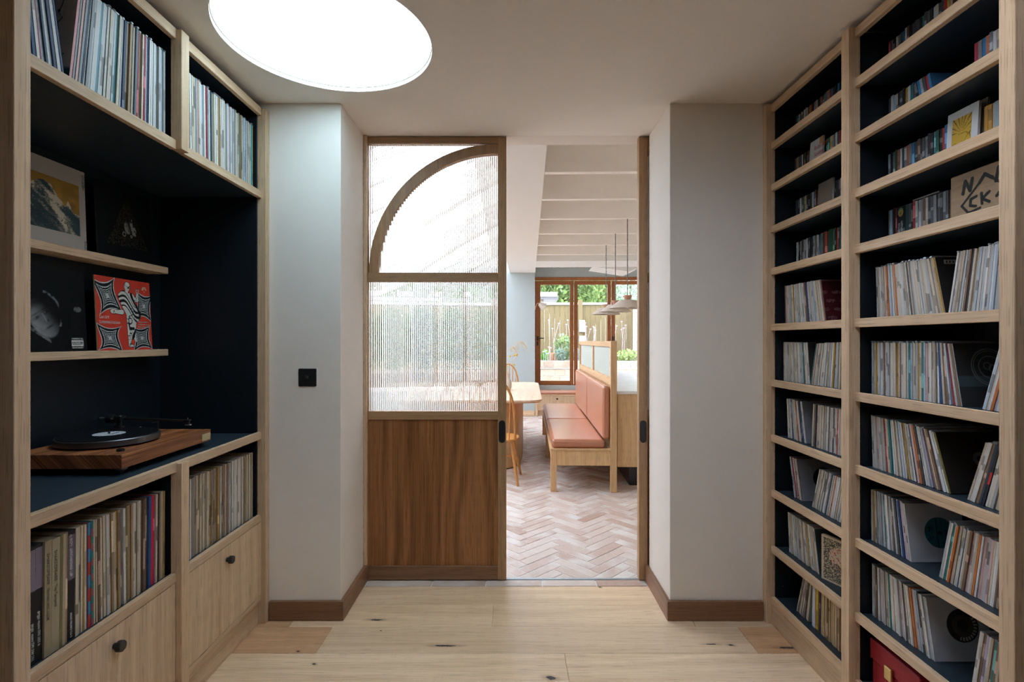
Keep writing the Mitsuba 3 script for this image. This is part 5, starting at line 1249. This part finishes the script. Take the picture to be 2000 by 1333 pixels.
ws = thing('window_seat', 'low oak window seat with leather pad below the garden doors', 'window seat')
dpart(ws, 'carcass', cb(0.262, 2.60, 9.362, 9.855, 0.098, 0.372), 'oak', grain=0)
dpart(ws, 'end_panel', cb(0.212, 0.2615, 9.345, 9.855, 0.001, 0.372), 'oak', grain=2)
dpart(ws, 'plinth', cb(0.262, 2.60, 9.40, 9.84, 0.001, 0.0978), 'oak', grain=0)
dpart(ws, 'seat_board', cb(0.212, 2.60, 9.335, 9.855, 0.3722, 0.392), 'oak', grain=0)
dpart(ws, 'pad', rbox(0.225, 2.58, 9.34, 9.852, 0.3925, 0.435, 0.016, 4), 'leather', 'tan leather seat pad', smooth=50)
for i, (xa, xb_) in enumerate(((0.266, 1.04), (1.046, 1.82), (1.826, 2.598))):
    dk = fresh(f'{ws}__drawer')
    put(dk, cb(xa, xb_, 9.343, 9.3618, 0.102, 0.368), 'oak', grain=2, dining=True)
    part(dk, 'knob', lathe([(0, 0), (0.008, 0), (0.008, 0.01), (0.016, 0.012), (0.016, 0.024), (0, 0.026)], 14, ((xa + xb_) / 2 - 0.04, 9.3428, 0.318), (0, -1, 0)), 'black_metal', 'black knob', dining=True)

# ------------------------------------------------------------------ garden
gt = thing('garden_patio', 'pale paved ground outside the garden doors', None, None, 'structure')
put(gt, cb(-8, 9, 10.06, 30, -0.2, 0.22), 'patio', dining=True)
gw = thing('garden_planter', 'two-tier brick planter wall in the garden', 'planter')
def brick_wall(y, x0, x1, z0, courses, hh=0.072, ln=0.235):
    dpart(gw, 'core', cb(x0, x1, y + 0.012, y + 0.11, z0, z0 + courses * hh - 0.004), 'grout')
    for c in range(courses):
        x = x0 - (ln / 2 if c % 2 else 0)
        while x < x1:
            a, b = max(x + 0.004, x0), min(x + ln - 0.004, x1)
            if b - a > 0.03:
                dpart(gw, 'brick', cb(a, b, y + RNG.uniform(-.002, .002), y + 0.10, z0 + c * hh + 0.004, z0 + (c + 1) * hh - 0.004, 0.004), 'garden_brick', tone=RNG.randrange(900))
            x += ln
brick_wall(12.0, 0.0, 3.2, 0.22, 3, 0.165)
brick_wall(12.65, 0.0, 3.2, 0.70, 1, 0.185)
dpart(gw, 'coping', cb(0.0, 3.2, 11.98, 12.13, 0.716, 0.733), 'patio')
dpart(gw, 'bed', cb(0.0, 3.2, 12.76, 14.4, 0.22, 0.85), 'soil')
dpart(gw, 'lower_bed', cb(0.0, 3.2, 12.13, 12.64, 0.22, 0.69), 'soil')
dpart(gw, 'left_bed', cb(-4.5, -0.01, 12.4, 14.4, 0.22, 0.60), 'soil')
fe = thing('garden_fence', 'tall pale timber garden fence with a white top rail', 'fence')
x = -5.0
while x < 6.0:
    w = 0.138 + RNG.uniform(-0.006, 0.006)
    dpart(fe, 'board', cb(x, x + w, 14.5 + RNG.uniform(0, .012), 14.53, 0.23, 2.385, 0.003), 'fence_wood', grain=2)
    x += w + 0.004
dpart(fe, 'top_rail', cb(-5, 6, 14.46, 14.56, 2.386, 2.455, 0.004), 'white_plastic', 'white top rail')
dpart(fe, 'post', cb(1.48, 1.60, 14.38, 14.455, 0.86, 2.52, 0.004), 'fence_wood', grain=2)
for z0, z1 in ((1.62, 1.95), (1.30, 1.52)):
    dpart(fe, 'plaque', cb(1.50, 1.66, 14.33, 14.378, z0, z1, 0.006), 'white_plastic', 'white plaque on the post')
solid('wall_garden', cb(2.98, 3.12, 12.8, 14.3, 0.851, 2.35), 'white_wall', 'white rendered garden wall at the right beyond the doors', kind='structure', dining=True)

sh = thing('garden_shed', 'shed with pale fascia and dark eaves above the fence', 'shed')
dpart(sh, 'wall', cb(-1.2, 0.55, 15.8, 17.5, 0.22, 2.62), 'white_wall')
dpart(sh, 'eaves', cb(-1.35, 0.98, 15.45, 17.7, 2.62, 2.74), 'dark_steel')
dpart(sh, 'fascia', cb(-1.36, 0.95, 15.40, 15.449, 2.70, 2.84), 'white_plastic')

def leaves(center, radii, n, size, cols, seed, up=0.0):
    rg = np.random.default_rng(seed)
    d = rg.normal(size=(n, 3)); d /= np.linalg.norm(d, axis=1, keepdims=True)
    r = (0.35 + 0.65 * rg.random((n, 1)) ** 0.5)
    P = np.array(center) + d * r * np.array(radii) * (0.8 + 0.35 * meshkit.noise(d * 2.5, seed)[:, None])
    a = rg.normal(size=(n, 3)); a /= np.linalg.norm(a, axis=1, keepdims=True)
    b = np.cross(a, rg.normal(size=(n, 3))); b /= np.linalg.norm(b, axis=1, keepdims=True)
    s = size * rg.uniform(0.6, 1.3, (n, 1))
    q = np.stack([P - a * s, P + b * s * 0.45, P + a * s, P - b * s * 0.45], 1).reshape(-1, 3)
    i = np.arange(n)[:, None] * 4
    f = np.vstack([i + [0, 1, 2], i + [0, 2, 3]])
    c = np.array(cols)[rg.integers(0, len(cols), n)] * rg.uniform(0.75, 1.25, (n, 1))
    return (q, f), np.repeat(np.clip(c, 0, 1), 4, axis=0)
GREEN = [(0.20, 0.30, 0.10), (0.26, 0.38, 0.12), (0.15, 0.24, 0.09), (0.36, 0.45, 0.16)]
PALE = [(0.34, 0.45, 0.30), (0.27, 0.38, 0.25), (0.42, 0.52, 0.36)]
GREY = [(0.28, 0.38, 0.30), (0.36, 0.45, 0.37), (0.22, 0.32, 0.24)]
def plant(name, label, cat, center, radii, n, size, cols, seed, trunk=True, zg=0.86, group=None):
    k = thing(name, label, cat, group)
    (q, f), c = leaves(center, radii, n, size, cols, seed)
    q[:, 2] = np.maximum(q[:, 2], zg + 0.003)
    dpart(k, 'foliage', (q, f), 'leaf', color=c, kind='stuff')
    if trunk:
        w = 0.09 if radii[2] > 0.8 else 0.012
        dpart(k, 'trunk' if radii[2] > .8 else 'stem', tube([(center[0], center[1], zg + .0), (center[0] + .02, center[1], (zg + center[2]) / 2), (center[0] - .02, center[1], center[2])], [w, w * .8, w * .5], 8), 'bark')
    return k
mat('bark', (0.16, 0.11, 0.07), 0.9, 0.2)
plant('garden_tree', 'leafy green tree behind the fence, above the first door leaf', 'tree', (1.45, 19.3, 3.7), (1.45, 1.1, 1.5), 6500, 0.10, GREEN, 71, zg=0.23)
plant('garden_tree', 'yellow-green tree behind the fence, above the second door leaf', 'tree', (2.75, 21.9, 3.6), (1.0, 0.9, 1.5), 4000, 0.10, GREEN[1:] + [(0.45, 0.5, 0.18)], 72, zg=0.23)
plant('garden_tree', 'pale willow-like tree behind the fence, right of the others', 'tree', (4.9, 24.3, 4.0), (1.7, 1.1, 2.2), 6500, 0.08, PALE, 73, zg=0.23)
plant('garden_tree', 'dark leafy tree behind the fence on the far left', 'tree', (-2.3, 20.0, 3.8), (1.7, 1.1, 1.7), 5000, 0.11, GREEN, 74, zg=0.23)
plant('shrub', 'bushy green shrub in the upper planter seen through the first door leaf', 'shrub', (1.0, 13.27, 1.22), (0.27, 0.18, 0.36), 420, 0.055, PALE + GREEN[1:], 75)
plant('shrub', 'low silvery-leaved shrub at the front of the planter', 'shrub', (0.90, 12.88, 1.02), (0.15, 0.09, 0.17), 420, 0.03, GREY, 76, trunk=False, zg=0.852)
plant('lavender', 'greyish lavender with mauve tips in the planter', 'plant', (1.28, 12.95, 1.02), (0.14, 0.14, 0.20), 700, 0.022, GREY + [(0.38, 0.33, 0.48), (0.45, 0.40, 0.55)], 77, trunk=False, zg=0.852)
plant('shrub', 'small bright green plant with white flower heads in the planter', 'shrub', (0.50, 12.97, 1.0), (0.09, 0.10, 0.16), 500, 0.03, [(0.2, 0.42, 0.1), (0.28, 0.5, 0.14)], 78, trunk=False, zg=0.852)
plant('fern', 'pale spreading fern in the planter right of the screen', 'fern', (2.56, 12.95, 1.0), (0.32, 0.2, 0.16), 300, 0.06, [(0.45, 0.55, 0.2), (0.55, 0.62, 0.3), (0.35, 0.45, 0.16)], 79, trunk=False, zg=0.852)
plant('shrub', 'large dark green shrub outside the far left window', 'shrub', (-1.55, 11.35, 1.42), (1.05, 0.55, 0.72), 6000, 0.06, [(0.05, 0.12, 0.035), (0.08, 0.17, 0.05), (0.035, 0.09, 0.03), (0.11, 0.20, 0.07)], 80, zg=0.221)
wf = thing('white_flowers', 'white daisy heads on stems at the left of the planter', 'flowers', None, 'stuff')
vs = []
for x, z in ((0.47, 1.10), (0.52, 1.13), (0.60, 1.22), (0.63, 1.20), (0.56, 1.06)):
    vs.append(tube([(x, 12.79, 0.853), (x, 12.79, z)], 0.004, 5)); vs.append(lathe([(0, -.012), (.03, -.008), (.036, 0.0), (.02, .01), (0, .012)], 10, (x, 12.785, z)))
put(wf, join(*vs), 'white_plastic', dining=True)
vb = thing('verbena', 'tall airy verbena with tiny pinkish heads before the fence', 'flowers', None, 'stuff')
vs, rgv = [], np.random.default_rng(9)
for k in range(26):
    x, y, z = rgv.uniform(0.5, 2.9), rgv.uniform(13.7, 14.3), rgv.uniform(1.35, 1.95)
    vs.append(tube([(x, y, 0.852), (x + rgv.normal(0, .03), y, (z + .85) / 2), (x + rgv.normal(0, .05), y, z)], 0.004, 4))
    vs.append(lathe([(0, -.016), (.026, -.008), (.03, 0.004), (.015, .016), (0, .018)], 8, tuple(vs[-1][0][-1])))
put(vb, join(*vs), 'petal', dining=True)
mat('petal', (0.60, 0.48, 0.56), 0.7, 0.2)
solid('clay_pot', lathe([(0, 0), (0.055, 0), (0.075, 0.19), (0.08, 0.19), (0.08, 0.22), (0.07, 0.22), (0.065, 0.2), (0, 0.2)], 24, (0.68, 13.0, 0.8505)), 'terracotta', 'terracotta pot standing in the planter', 'pot', dining=True, smooth=40)
